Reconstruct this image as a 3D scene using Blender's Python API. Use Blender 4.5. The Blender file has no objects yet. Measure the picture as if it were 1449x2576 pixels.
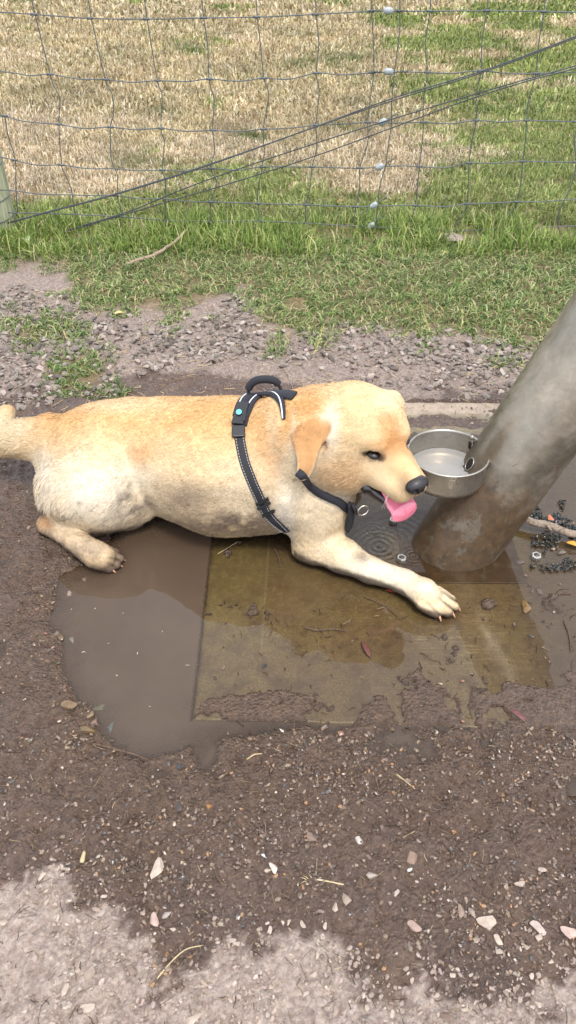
import bpy, bmesh, math, random
import numpy as np
from math import radians, sin, cos, pi
from mathutils import Vector
from mathutils.bvhtree import BVHTree
random.seed(7); rng = np.random.default_rng(11)
C = bpy.context.scene.collection

# ------------------------------------------------------------------ survey of the place
# the layout was measured on the photograph: FOC/CU/CV/CAMH/PITCH turn a measured sight line into a point of the place
FOC, CU, CV, CAMH, PITCH = 1860., 724.5, 1288., 1.3, radians(40)
SP, CP = sin(PITCH), cos(PITCH)
def ray(u, v):
    u = np.asarray(u, float); v = np.asarray(v, float)
    a = (u-CU)/FOC; b = (CV-v)/FOC
    return np.stack([a, CP+b*SP, -SP+b*CP], -1)
def gp(u, v, z=0.):                       # point at height z
    d = ray(u, v); w = (z-CAMH)/d[..., 2]
    p = d*np.asarray(w)[..., None]; p[..., 2] += CAMH
    return p
def yp(u, v, Y):                          # point at distance Y
    d = ray(u, v); w = Y/d[..., 1]
    p = d*np.asarray(w)[..., None]; p[..., 2] += CAMH
    return p
def depth(P):
    P = np.asarray(P, float); return P[..., 1]*CP-(P[..., 2]-CAMH)*SP
def proj(P):
    P = np.asarray(P, float)
    w = np.maximum(depth(P), 1e-3); up = P[..., 1]*SP+(P[..., 2]-CAMH)*CP
    return CU+FOC*P[..., 0]/w, CV-FOC*up/w
def unit(v):
    v = np.asarray(v, float); return v/np.maximum(np.linalg.norm(v, axis=-1, keepdims=True), 1e-9)
def sstep(a, b, x):
    t = np.clip((x-a)/(b-a), 0, 1); return t*t*(3-2*t)
def srgb(r, g, b):
    f = lambda c: c/12.92 if c <= .04045 else ((c+.055)/1.055)**2.4
    return (f(r/255), f(g/255), f(b/255))
S3 = lambda *c: np.array(srgb(*c))

# value noise
_P = rng.random((64, 64, 64)).astype(np.float32)
def noise(p, s=1., seed=0):
    p = np.asarray(p, float)/s+seed*17.31
    i = np.floor(p).astype(int); f = p-i; f = f*f*(3-2*f); i &= 63; j = (i+1) & 63
    x0, y0, z0 = i[..., 0], i[..., 1], i[..., 2]; x1, y1, z1 = j[..., 0], j[..., 1], j[..., 2]
    fx, fy, fz = f[..., 0], f[..., 1], f[..., 2]
    def L(a, b, t): return a+(b-a)*t
    return L(L(L(_P[x0, y0, z0], _P[x1, y0, z0], fx), L(_P[x0, y1, z0], _P[x1, y1, z0], fx), fy),
             L(L(_P[x0, y0, z1], _P[x1, y0, z1], fx), L(_P[x0, y1, z1], _P[x1, y1, z1], fx), fy), fz)
def fbm(p, s=1., o=4, seed=0):
    a = 0; t = 0; w = 1
    for k in range(o):
        a = a+w*noise(p, s/2**k, seed+k); t += w; w *= .55
    return a/t
def poly_sd(x, y, poly):                  # signed distance to a polygon (negative inside)
    poly = np.asarray(poly, float); x = np.asarray(x, float); y = np.asarray(y, float)
    d = np.full(x.shape, 1e18); s = np.ones(x.shape)
    n = len(poly)
    for i in range(n):
        ax, ay = poly[i]; bx, by = poly[i-1]
        ex, ey = bx-ax, by-ay; wx, wy = x-ax, y-ay
        t = np.clip((wx*ex+wy*ey)/(ex*ex+ey*ey+1e-12), 0, 1)
        d = np.minimum(d, (wx-ex*t)**2+(wy-ey*t)**2)
        c1 = y >= ay; c2 = y < by; c3 = ex*wy > ey*wx
        s = np.where((c1 & c2 & c3) | (~c1 & ~c2 & ~c3), -s, s)
    return s*np.sqrt(d)

# ------------------------------------------------------------------ mesh helpers
def link(name, me, mats, parent=None):
    o = bpy.data.objects.new(name, me); C.objects.link(o)
    for m in (mats if isinstance(mats, (list, tuple)) else [mats]):
        if m: me.materials.append(m)
    if parent is not None: o.parent = parent
    return o
def tag(o, label=None, cat=None, group=None, kind=None):
    if label: o['label'] = label
    if cat: o['category'] = cat
    if group: o['group'] = group
    if kind: o['kind'] = kind
    return o
def empty(name, loc=(0, 0, 0)):
    o = bpy.data.objects.new(name, None); C.objects.link(o); o.location = loc; o.empty_display_size = .1; return o
def mesh_np(name, V, Fs, smooth=True, col=None, attrs=None, midx=None):
    """V (n,3); Fs list of (m,k) int arrays"""
    me = bpy.data.meshes.new(name)
    Fs = [np.asarray(f, np.int64) for f in Fs if len(f)]
    loops = np.concatenate([f.ravel() for f in Fs]) if Fs else np.zeros(0, int)
    tot = np.concatenate([np.full(len(f), f.shape[1]) for f in Fs])
    me.vertices.add(len(V)); me.loops.add(len(loops)); me.polygons.add(len(tot))
    me.vertices.foreach_set('co', np.asarray(V, np.float32).ravel())
    me.loops.foreach_set('vertex_index', loops.astype(np.int32))
    st = np.concatenate([[0], np.cumsum(tot)[:-1]])
    me.polygons.foreach_set('loop_start', st.astype(np.int32))
    me.polygons.foreach_set('loop_total', tot.astype(np.int32))
    me.polygons.foreach_set('use_smooth', np.full(len(tot), smooth))
    if midx is not None: me.polygons.foreach_set('material_index', np.asarray(midx, np.int32))
    me.update(calc_edges=True)
    if col is not None:
        a = me.color_attributes.new('Col', 'FLOAT_COLOR', 'POINT')
        c = np.ones((len(V), 4), np.float32); c[:, :3] = col; a.data.foreach_set('color', c.ravel())
    for k, v in (attrs or {}).items():
        a = me.attributes.new(k, 'FLOAT', 'POINT'); a.data.foreach_set('value', np.asarray(v, np.float32))
    return me
def spline(pts, n=8):
    P = np.asarray(pts, float); out = []
    Q = np.vstack([2*P[0]-P[1], P, 2*P[-1]-P[-2]])
    for i in range(len(P)-1):
        p0, p1, p2, p3 = Q[i:i+4]
        for t in np.linspace(0, 1, n, endpoint=False):
            out.append(.5*((2*p1)+(-p0+p2)*t+(2*p0-5*p1+4*p2-p3)*t*t+(-p0+3*p1-3*p2+p3)*t**3))
    out.append(P[-1]); return np.array(out)
def tube_arrays(P, R, k=8, closed=False, caps=True, flat=1.):
    P = np.asarray(P, float); n = len(P); R = np.broadcast_to(np.asarray(R, float), (n,))
    T = unit(np.gradient(P, axis=0)) if not closed else unit(np.roll(P, -1, 0)-np.roll(P, 1, 0))
    ref = np.array([0, 0, 1.]) if abs(T[0, 2]) < .9 else np.array([1., 0, 0])
    N = unit(np.cross(T[0], ref)); V = []
    for i in range(n):
        N = unit(N-np.dot(N, T[i])*T[i]); B = np.cross(T[i], N)
        a = np.linspace(0, 2*pi, k, endpoint=False)
        V.append(P[i]+R[i]*(np.cos(a)[:, None]*N+flat*np.sin(a)[:, None]*B))
    V = np.vstack(V); F = []
    m = n if closed else n-1
    for i in range(m):
        j = (i+1) % n
        for a in range(k):
            b = (a+1) % k; F.append((i*k+a, i*k+b, j*k+b, j*k+a))
    T3 = []
    if caps and not closed:
        V = np.vstack([V, P[0], P[-1]]); c0, c1 = n*k, n*k+1
        for a in range(k):
            b = (a+1) % k; T3.append((b, a, c0)); T3.append(((n-1)*k+a, (n-1)*k+b, c1))
    return V, np.array(F), np.array(T3).reshape(-1, 3)
class MB:
    def __init__(s): s.V = []; s.Q = []; s.T = []; s.mq = []; s.mt = []; s.C = []; s.n = 0
    def add(s, V, Q=(), T=(), mi=0, col=None):
        V = np.asarray(V, float); s.V.append(V)
        if len(Q): s.Q.append(np.asarray(Q)+s.n); s.mq += [mi]*len(Q)
        if len(T): s.T.append(np.asarray(T)+s.n); s.mt += [mi]*len(T)
        s.C.append(np.broadcast_to(np.asarray(col if col is not None else (1, 1, 1), float), (len(V), 3)))
        s.n += len(V); return s
    def tube(s, P, R, k=8, mi=0, closed=False, caps=True, col=None, flat=1.):
        V, Q, T = tube_arrays(P, R, k, closed, caps, flat); return s.add(V, Q, T, mi, col)
    def build(s, name, mats, parent=None, smooth=True):
        fs = []
        if s.Q: fs.append(np.vstack(s.Q))
        if s.T: fs.append(np.vstack(s.T))
        me = mesh_np(name, np.vstack(s.V), fs, smooth, np.vstack(s.C), midx=s.mq+s.mt)
        return link(name, me, mats, parent)
def box_arrays(c, ex, ey, ez):            # centre and three half-axis vectors
    c, ex, ey, ez = [np.asarray(a, float) for a in (c, ex, ey, ez)]
    V = np.array([c+x*ex+y*ey+z*ez for z in (-1, 1) for y in (-1, 1) for x in (-1, 1)])
    Q = [(0, 2, 3, 1), (4, 5, 7, 6), (0, 1, 5, 4), (2, 6, 7, 3), (0, 4, 6, 2), (1, 3, 7, 5)]
    return V, Q
def bevel(o, w, seg=2):
    m = o.modifiers.new('bevel', 'BEVEL'); m.width = w; m.segments = seg; m.limit_method = 'ANGLE'; return o

# ------------------------------------------------------------------ materials
def mat(name):
    m = bpy.data.materials.new(name); m.use_nodes = True
    nt = m.node_tree; nt.nodes.clear()
    out = nt.nodes.new('ShaderNodeOutputMaterial'); return m, nt, out
class NB:
    """small node builder"""
    def __init__(s, nt): s.nt = nt
    def n(s, t, props=None, **ins):
        x = s.nt.nodes.new(t)
        for k, v in (props or {}).items(): setattr(x, k, v)
        for k, v in ins.items():
            key = k.replace('_', ' ')
            sock = x.inputs[int(k[1:])] if k[0] == 'i' and k[1:].isdigit() else x.inputs[key]
            if isinstance(v, bpy.types.NodeSocket): s.nt.links.new(v, sock)
            elif isinstance(v, (tuple, list)) and len(v) == 3 and sock.type == 'RGBA': sock.default_value = (*v, 1)
            else: sock.default_value = v[0] if isinstance(v, tuple) and sock.type == 'VALUE' else v
        return x
    def noise(s, scale, detail=4, rough=.55, vec=None, dist=0.):
        kw = dict(Scale=scale, Detail=detail, Roughness=rough, Distortion=dist)
        if vec is not None: kw['Vector'] = vec
        return s.n('ShaderNodeTexNoise', **kw).outputs['Fac']
    def ramp(s, fac, stops):
        r = s.n('ShaderNodeValToRGB', i0=fac); el = r.color_ramp.elements
        while len(el) < len(stops): el.new(.5)
        for e, (p, c) in zip(el, stops): e.position = p; e.color = (*c, 1) if len(c) == 3 else c
        return r.outputs[0]
    def mix(s, f, a, b, mode='MIX'):
        x = s.n('ShaderNodeMix', dict(data_type='RGBA', blend_type=mode))
        for k, v in ((0, f), (6, a), (7, b)):
            if isinstance(v, bpy.types.NodeSocket): s.nt.links.new(v, x.inputs[k])
            elif isinstance(v, (tuple, list)): x.inputs[k].default_value = (*v, 1)
            else: x.inputs[k].default_value = v
        return x.outputs[2]
    def math(s, op, a, b=0., c=None, clamp=False):
        x = s.n('ShaderNodeMath', dict(operation=op, use_clamp=clamp))
        for k, v in enumerate((a, b) if c is None else (a, b, c)):
            if isinstance(v, bpy.types.NodeSocket): s.nt.links.new(v, x.inputs[k])
            else: x.inputs[k].default_value = v
        return x.outputs[0]
    def bump(s, h, strength=.5, dist=.01, normal=None):
        kw = dict(Height=h, Strength=strength, Distance=dist)
        if normal is not None: kw['Normal'] = normal
        return s.n('ShaderNodeBump', **kw).outputs[0]
    def attr(s, name, out='Fac'): return s.n('ShaderNodeAttribute', dict(attribute_name=name)).outputs[out]
    def coord(s): return s.n('ShaderNodeNewGeometry').outputs['Position']
def simple(name, col, rough=.6, metal=0., nscale=60, nvar=.25, bump=.15, bdist=.002, spec=.5, vcol=False, coat=0.):
    m, nt, out = mat(name); b = NB(nt); tc = b.n('ShaderNodeTexCoord').outputs['Object']
    nz = b.noise(nscale, 5, .6, tc)
    dark = tuple(c*(1-nvar) for c in col); lite = tuple(min(1, c*(1+nvar)) for c in col)
    colr = b.ramp(nz, [(.25, dark), (.75, lite)])
    if vcol: colr = b.mix(1., colr, b.attr('Col', 'Color'), 'MULTIPLY')
    kw = dict(Base_Color=colr, Roughness=rough, Metallic=metal)
    p = b.n('ShaderNodeBsdfPrincipled', **kw)
    p.inputs['Specular IOR Level'].default_value = spec; p.inputs['Coat Weight'].default_value = coat
    p.inputs['Coat Roughness'].default_value = .08
    if bump: nt.links.new(b.bump(nz, bump, bdist), p.inputs['Normal'])
    nt.links.new(p.outputs[0], out.inputs[0]); return m
# ------------------------------------------------------------------ the dog: one continuous surface from a blended volume
def Cc(u, v, r, Y):
    p = yp(u, v, Y); return p, r*depth(p)/FOC
def Cg(u, v, r, k=.97):                   # a round body resting on the ground
    d = ray(u, v); w = CAMH/(k*r/FOC-d[2]); p = d*w; p[2] += CAMH
    return p, r*w/FOC
Fv = unit(np.array([.53, -.80, -.25])); _L = np.array([.86, .52, .06])
Lv = unit(_L-np.dot(_L, Fv)*Fv); Uv = np.cross(Fv, Lv); HS = 1.05
HO = yp(975, 1122, 1.372)
def HL(f, l, u): return HO+HS*(f*Fv+l*Lv+u*Uv)
GX0, GY0, GZ0, DX = -.90, 1.08, -.03, .0042
NX, NY, NZ = 318, 196, 122
gx = (GX0+DX*np.arange(NX)).astype(np.float32); gy = (GY0+DX*np.arange(NY)).astype(np.float32); gz = (GZ0+DX*np.arange(NZ)).astype(np.float32)
def smin(a, b, k):
    h = np.maximum(k-np.abs(a-b), 0)/k; return np.minimum(a, b)-h*h*k*.25
FLOW = []                                  # (a, b, ra, rb, direction, fur length)
def field(prims, k):
    D = np.full((NX, NY, NZ), .2, np.float32)
    for pr in prims:
        a, ra, b, rb, sc = pr
        R = max(ra, rb)+k+.012
        lo = np.minimum(a, b)-R; hi = np.maximum(a, b)+R
        i0 = [max(0, int((lo[q]-(GX0, GY0, GZ0)[q])/DX)) for q in range(3)]
        i1 = [min((NX, NY, NZ)[q], int((hi[q]-(GX0, GY0, GZ0)[q])/DX)+2) for q in range(3)]
        X, Y, Z = np.meshgrid(gx[i0[0]:i1[0]], gy[i0[1]:i1[1]], gz[i0[2]:i1[2]], indexing='ij')
        if sc is None:
            ab = b-a; L2 = max(float(ab@ab), 1e-12)
            t = np.clip(((X-a[0])*ab[0]+(Y-a[1])*ab[1]+(Z-a[2])*ab[2])/L2, 0, 1)
            d = np.sqrt((X-a[0]-t*ab[0])**2+(Y-a[1]-t*ab[1])**2+(Z-a[2]-t*ab[2])**2)-(ra+(rb-ra)*t)
        else:                              # ellipsoid in a frame: sc = (axes 3x3, radii)
            A, r3 = sc; q = [(X-a[0])*A[i][0]+(Y-a[1])*A[i][1]+(Z-a[2])*A[i][2] for i in range(3)]
            k0 = np.sqrt(sum((q[i]/r3[i])**2 for i in range(3))); k1 = np.sqrt(sum((q[i]/r3[i]**2)**2 for i in range(3)))
            d = k0*(k0-1)/np.maximum(k1, 1e-6)
        s = np.s_[i0[0]:i1[0], i0[1]:i1[1], i0[2]:i1[2]]
        D[s] = smin(D[s], d.astype(np.float32), k)
    return D
def cap(c0, c1, fur=.012, flow=None):
    FLOW.append((c0[0], c1[0], c0[1], c1[1], unit(c1[0]-c0[0]) if flow is None else unit(flow), fur))
    return (c0[0], c0[1], c1[0], c1[1], None)
HA = (Fv, Lv, Uv)
def hell(f, l, u, rf, rl, ru, fur=.006, flow=None, axes=None):
    c = HL(f, l, u); rm = max(rf, rl, ru)*HS
    FLOW.append((c, c, rm*.8, rm*.8, unit(-Fv*.9-Uv*.25 if flow is None else flow), fur))
    return (c, rm, c, rm, (axes or HA, (rf*HS, rl*HS, ru*HS)))
def hcap(p, rp, q, rq, fur=.006, flow=None):
    return cap((HL(*p), rp*HS), (HL(*q), rq*HS), fur, unit(-Fv*.8-Uv*.4) if flow is None else flow)
BACK = np.array([-1, 0, -.12])
torso = [cap(Cg(652, 1172, 171), Cg(560, 1173, 166), .009, BACK), cap(Cg(560, 1173, 166), Cg(440, 1150, 142, 1.02), .009, BACK),
         cap(Cg(440, 1150, 142, 1.02), Cg(330, 1142, 130, 1.03), .009, BACK), cap(Cg(330, 1142, 130, 1.03), Cg(238, 1151, 121), .010, BACK),
         cap(Cg(238, 1151, 121), Cg(192, 1160, 97), .013, BACK)]
thigh = [cap(Cc(300, 1175, 84, 1.53), Cg(345, 1236, 62, 1.35), .008, (-.8, -.2, -.5)), cap(Cc(215, 1215, 108, 1.53), Cc(262, 1225, 108, 1.505), .010, (-.9, -.1, -.5)), cap(Cc(262, 1225, 108, 1.505), Cg(328, 1244, 74, 1.15), .009, (-.8, -.2, -.5)),
         cap(Cg(195, 1235, 92, 1.25), Cg(205, 1270, 66, 1.1), .022, (-.7, -.2, -.6))]
shank = [cap(Cg(330, 1300, 32, 1.0), Cg(215, 1325, 30, 1.0), .01), cap(Cg(215, 1325, 30, 1.0), Cg(124, 1322, 27, 1.1), .01),
         cap(Cg(118, 1320, 24, 1.2), Cg(185, 1357, 28, 1.1), .009), cap(Cg(185, 1357, 28, 1.1), Cg(240, 1396, 35, 1.1), .008)]
ptoes = [cap(Cg(240, 1396, 30, 1.1), Cg(258, 1404, 32, 1.1), .006)]
for (u0, v0, u1, v1, r) in ((252, 1420, 274, 1430, 14), (266, 1408, 292, 1420, 14.5), (270, 1392, 300, 1406, 14), (264, 1380, 292, 1390, 12)):
    ptoes.append(cap(Cg(u0, v0, r, 1.5), Cg(u1, v1, r*.9, 1.05), .005))
tail = [cap(Cc(175, 1120, 58, 1.64), Cc(120, 1094, 38, 1.66), .020), cap(Cc(120, 1094, 38, 1.66), Cc(62, 1104, 35, 1.66), .022),
        cap(Cc(62, 1104, 35, 1.66), Cc(15, 1104, 32, 1.68), .024), cap(Cc(15, 1104, 32, 1.68), Cc(-6, 1078, 28, 1.73), .018), cap(Cc(-6, 1078, 28, 1.73), Cc(16, 1040, 19, 1.79), .016)]
shoulder = [cap(Cc(700, 1130, 128, 1.52), Cc(690, 1215, 118, 1.48), .011, (-.5, -.1, -.8)), cap(Cc(770, 1150, 100, 1.48), Cc(772, 1240, 94, 1.445), .010, (-.35, -.1, -.9)),
            cap(Cc(775, 1240, 90, 1.44), Cc(800, 1305, 62, 1.40), .012), cap(Cc(800, 1305, 60, 1.40), Cg(786, 1372, 42, 1.0), .012),
            cap(Cc(830, 1235, 62, 1.42), Cc(822, 1290, 50, 1.42), .014)]
fore = [cap(Cg(786, 1370, 43, 1.0), Cg(862, 1398, 42, 1.05), .007), cap(Cg(862, 1398, 42, 1.05), Cg(930, 1434, 31, 1.1), .007),
        cap(Cg(930, 1434, 31, 1.1), Cg(1018, 1463, 29, 1.1), .006), cap(Cg(1018, 1463, 29, 1.1), Cg(1066, 1492, 36, 1.0), .007), cap(Cg(762, 1384, 24, 1.0), Cg(792, 1384, 30, 1.0), .008)]
ftoes = [cap(Cg(1066, 1490, 34, 1.1), Cg(1080, 1500, 31, 1.05), .005)]
for (u0, v0, u1, v1, r) in ((1060, 1520, 1097, 1542, 16), (1088, 1512, 1126, 1540, 16), (1104, 1500, 1142, 1525, 15), (1100, 1486, 1135, 1507, 14)):
    ftoes.append(cap(Cg(u0, v0, r, 1.6), Cg(u1, v1, r*.88, 1.0), .005))
NF = np.array([-.9, .25, -.35])
neck = [cap(Cc(735, 1100, 114, 1.50), Cc(800, 1092, 112, 1.475), .012, NF), cap(Cc(800, 1092, 112, 1.475), Cc(868, 1090, 104, 1.455), .012, NF),
        cap(Cc(800, 1140, 85, 1.44), Cc(868, 1165, 78, 1.41), .018, (-.8, .2, -.6)),
        cap((np.array([.0, 1.60, .09]), .06), (np.array([.10, 1.66, .045]), .045), .01), cap((np.array([.10, 1.66, .045]), .045), (np.array([.18, 1.66, .03]), .03), .01)]
head = [hell(-.070, 0, .010, .092, .079, .066), hell(-.125, 0, -.012, .07, .07, .07, .012),
        hell(-.012, .030, .021, .030, .026, .020, .004), hell(-.012, -.030, .021, .030, .026, .020, .004),
        hell(-.060, .050, -.040, .062, .038, .046, .010), hell(-.060, -.050, -.040, .062, .038, .046, .010),
        hell(.010, 0, -.026, .052, .049, .042, .004), hell(-.050, -.012, -.088, .070, .054, .046, .016, -Uv-.5*Fv), hcap((.015, 0, -.012), .032, (.086, 0, -.016), .025, .003),
        hcap((.028, .022, -.046), .034, (.084, .017, -.044), .030, .003), hcap((.028, -.022, -.046), .034, (.084, -.017, -.044), .030, .003),
        hcap((-.012, -.036, -.050), .028, (.03, -.032, -.054), .026, .005), hcap((-.012, .036, -.050), .028, (.03, .032, -.054), .026, .005),
        hell(-.075, 0, -.075, .062, .052, .045, .02, -Uv-.5*Fv), hell(-.085, .070, .012, .036, .030, .024, .012, Lv*.6-Uv), hell(-.085, -.066, .012, .036, .030, .024, .012, -Lv*.6-Uv)]
jaw = [hcap((-.05, 0, -.105), .035, (.050, 0, -.124), .016, .004)]
farear = [hcap((-.090, .060, .026), .022, (-.098, .084, .006), .020, .008, Lv*.5-Uv), hcap((-.098, .084, .006), .020, (-.098, .094, -.04), .014, .008, -Uv), hcap((-.098, .094, -.04), .014, (-.085, .10, -.085), .010, .006, -Uv)]
D = field(torso+tail, .05)
D = smin(D, field(thigh, .04), .006)
D = smin(D, field(shoulder, .04), .020)
D = smin(D, field(shank, .012), .010)
D = smin(D, field(ptoes, .003), .008)
D = smin(D, field(fore, .018), .022)
D = smin(D, field(ftoes, .003), .008)
D = smin(D, field(neck, .04), .020)
Dh = field(head, .014); Dh = smin(Dh, field(farear, .014), .012); Dh = smin(Dh, field(jaw, .01), .012)
D = smin(D, Dh, .030)
# near ear: a soft leaf-shaped flap that hangs from the side of the skull
EAR = [(826, 1052), (800, 1046), (772, 1056), (748, 1072), (735, 1096), (738, 1122), (747, 1148), (749, 1178), (747, 1204), (757, 1210), (772, 1204), (786, 1186), (795, 1164), (802, 1136), (814, 1110), (832, 1090), (838, 1066)]
X, Y, Z = np.meshgrid(gx, gy, gz, indexing='ij')
ebase = depth(HL(-.085, -.088, .01)); 
s = np.s_[180:300, 20:130, 40:]
Pe = np.stack([X[s], Y[s], Z[s]], -1); eu, ev = proj(Pe); ew = depth(Pe)
ek = ebase-.021+.000012*np.clip(830-eu, 0, 60)**2*.4+.00045*np.clip(1100-ev, -200, 200)*.35+.000004*(eu-782)**2
de = poly_sd(eu, ev, EAR)*ew/FOC
dE = np.sqrt(np.maximum(de+.006, 0)**2+(ew-ek)**2)-.0065
dE = np.where(de > .05, .05, dE).astype(np.float32)
D[s] = smin(D[s], dE, .004)
FLOW.append((yp(800, 1060, 1.37), yp(765, 1195, 1.34), .03, .02, unit(yp(760, 1200, 1.36)-yp(812, 1060, 1.38)), .003))
gr_ = [(EV[0], .007, EV[1], .006, None) for EV in zip([np.array([0, 0, CAMH])+ray(a, b_)*(ebase+o_) for a, b_, o_ in ((834, 1096, .0), (817, 1118, -.004), (806, 1146, -.006))], [np.array([0, 0, CAMH])+ray(a, b_)*(ebase+o_) for a, b_, o_ in ((817, 1118, -.004), (806, 1146, -.006), (796, 1178, -.004))])]
gd_ = field(gr_, .002); D = np.where(gd_ < .03, -smin(-D, gd_, .006), D)
# eye sockets
for sgn in (1, -1):
    c = HL(.006, sgn*.043, .004)
    dd = np.sqrt((X-c[0])**2+(Y-c[1])**2+(Z-c[2])**2)-.0135
    D = np.maximum(D, -dd.astype(np.float32)) if False else np.where(dd < .03, -smin(-D, dd.astype(np.float32), .008), D)
# nearly flat underside where the dog lies in the mud
D = np.maximum(D, (-.006-Z)).astype(np.float32)
D[0] = D[-1] = .1; D[:, 0] = D[:, -1] = .1; D[:, :, 0] = D[:, :, -1] = .1

def surface_nets(D, org, dx):
    ins = D < 0; n = D.shape
    c = [(0, 0, 0), (1, 0, 0), (0, 1, 0), (1, 1, 0), (0, 0, 1), (1, 0, 1), (0, 1, 1), (1, 1, 1)]
    sub = lambda A, o: A[o[0]:n[0]-1+o[0], o[1]:n[1]-1+o[1], o[2]:n[2]-1+o[2]]
    cnt = sum(sub(ins, o).astype(np.int8) for o in c)
    act = (cnt > 0) & (cnt < 8); idx = np.argwhere(act)
    vid = -np.ones(act.shape, np.int64); vid[act] = np.arange(len(idx))
    val = np.stack([D[idx[:, 0]+o[0], idx[:, 1]+o[1], idx[:, 2]+o[2]] for o in c], 1)
    acc = np.zeros((len(idx), 3)); k = np.zeros(len(idx)); ca = np.array(c, float)
    for a in range(8):
        for b in range(a+1, 8):
            if sum(abs(c[a][q]-c[b][q]) for q in range(3)) != 1: continue
            m = (val[:, a] < 0) != (val[:, b] < 0)
            t = val[:, a]/np.where(m, val[:, a]-val[:, b], 1)
            p = ca[a]+t[:, None]*(ca[b]-ca[a]); acc[m] += p[m]; k += m
    V = (idx+acc/k[:, None])*dx+org
    Q = []
    for ax in range(3):
        o1 = [0, 0, 0]; o1[ax] = 1
        A = ins[:n[0]-o1[0], :n[1]-o1[1], :n[2]-o1[2]]; B = ins[o1[0]:, o1[1]:, o1[2]:]
        e = np.argwhere(A != B); b1, b2 = [(1, 2), (2, 0), (0, 1)][ax]
        e = e[(e[:, b1] > 0) & (e[:, b2] > 0)]
        s = A[e[:, 0], e[:, 1], e[:, 2]]
        def cell(d1, d2):
            q = e.copy(); q[:, b1] -= d1; q[:, b2] -= d2; return vid[q[:, 0], q[:, 1], q[:, 2]]
        f = np.stack([cell(0, 0), cell(1, 0), cell(1, 1), cell(0, 1)], 1)
        f[~s] = f[~s][:, ::-1]; Q.append(f)
    Q = np.vstack(Q); return V, Q[(Q >= 0).all(1)]
def relax(V, Q, it=2, w=.5):
    for _ in range(it):
        A = np.zeros_like(V); k = np.zeros(len(V))
        for a, b in ((0, 1), (1, 2), (2, 3), (3, 0)):
            for x, y in ((a, b), (b, a)):
                np.add.at(A, Q[:, x], V[Q[:, y]]); np.add.at(k, Q[:, x], 1)
        V = V+w*(A/np.maximum(k, 1)[:, None]-V)
    return V
def vnormals(V, Q):
    n = np.cross(V[Q[:, 2]]-V[Q[:, 0]], V[Q[:, 3]]-V[Q[:, 1]]); N = np.zeros_like(V)
    for k in range(4): np.add.at(N, Q[:, k], n)
    return unit(N)
DV, DQ = surface_nets(D, np.array([GX0, GY0, GZ0]), DX); DV = relax(DV, DQ, 3, .5); DN = vnormals(DV, DQ)
DV = DV+DN*((fbm(DV, .075, 2, 15)-.5)*.010*sstep(.13, .2, np.linalg.norm(DV-HO, axis=1))*sstep(.02, .06, DV[:, 2])+(fbm(DV, .022, 2, 17)-.5)*.003*sstep(.08, .14, np.linalg.norm(DV-HO, axis=1)))[:, None]; DN = vnormals(DV, DQ)
del D, X, Y, Z

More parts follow.
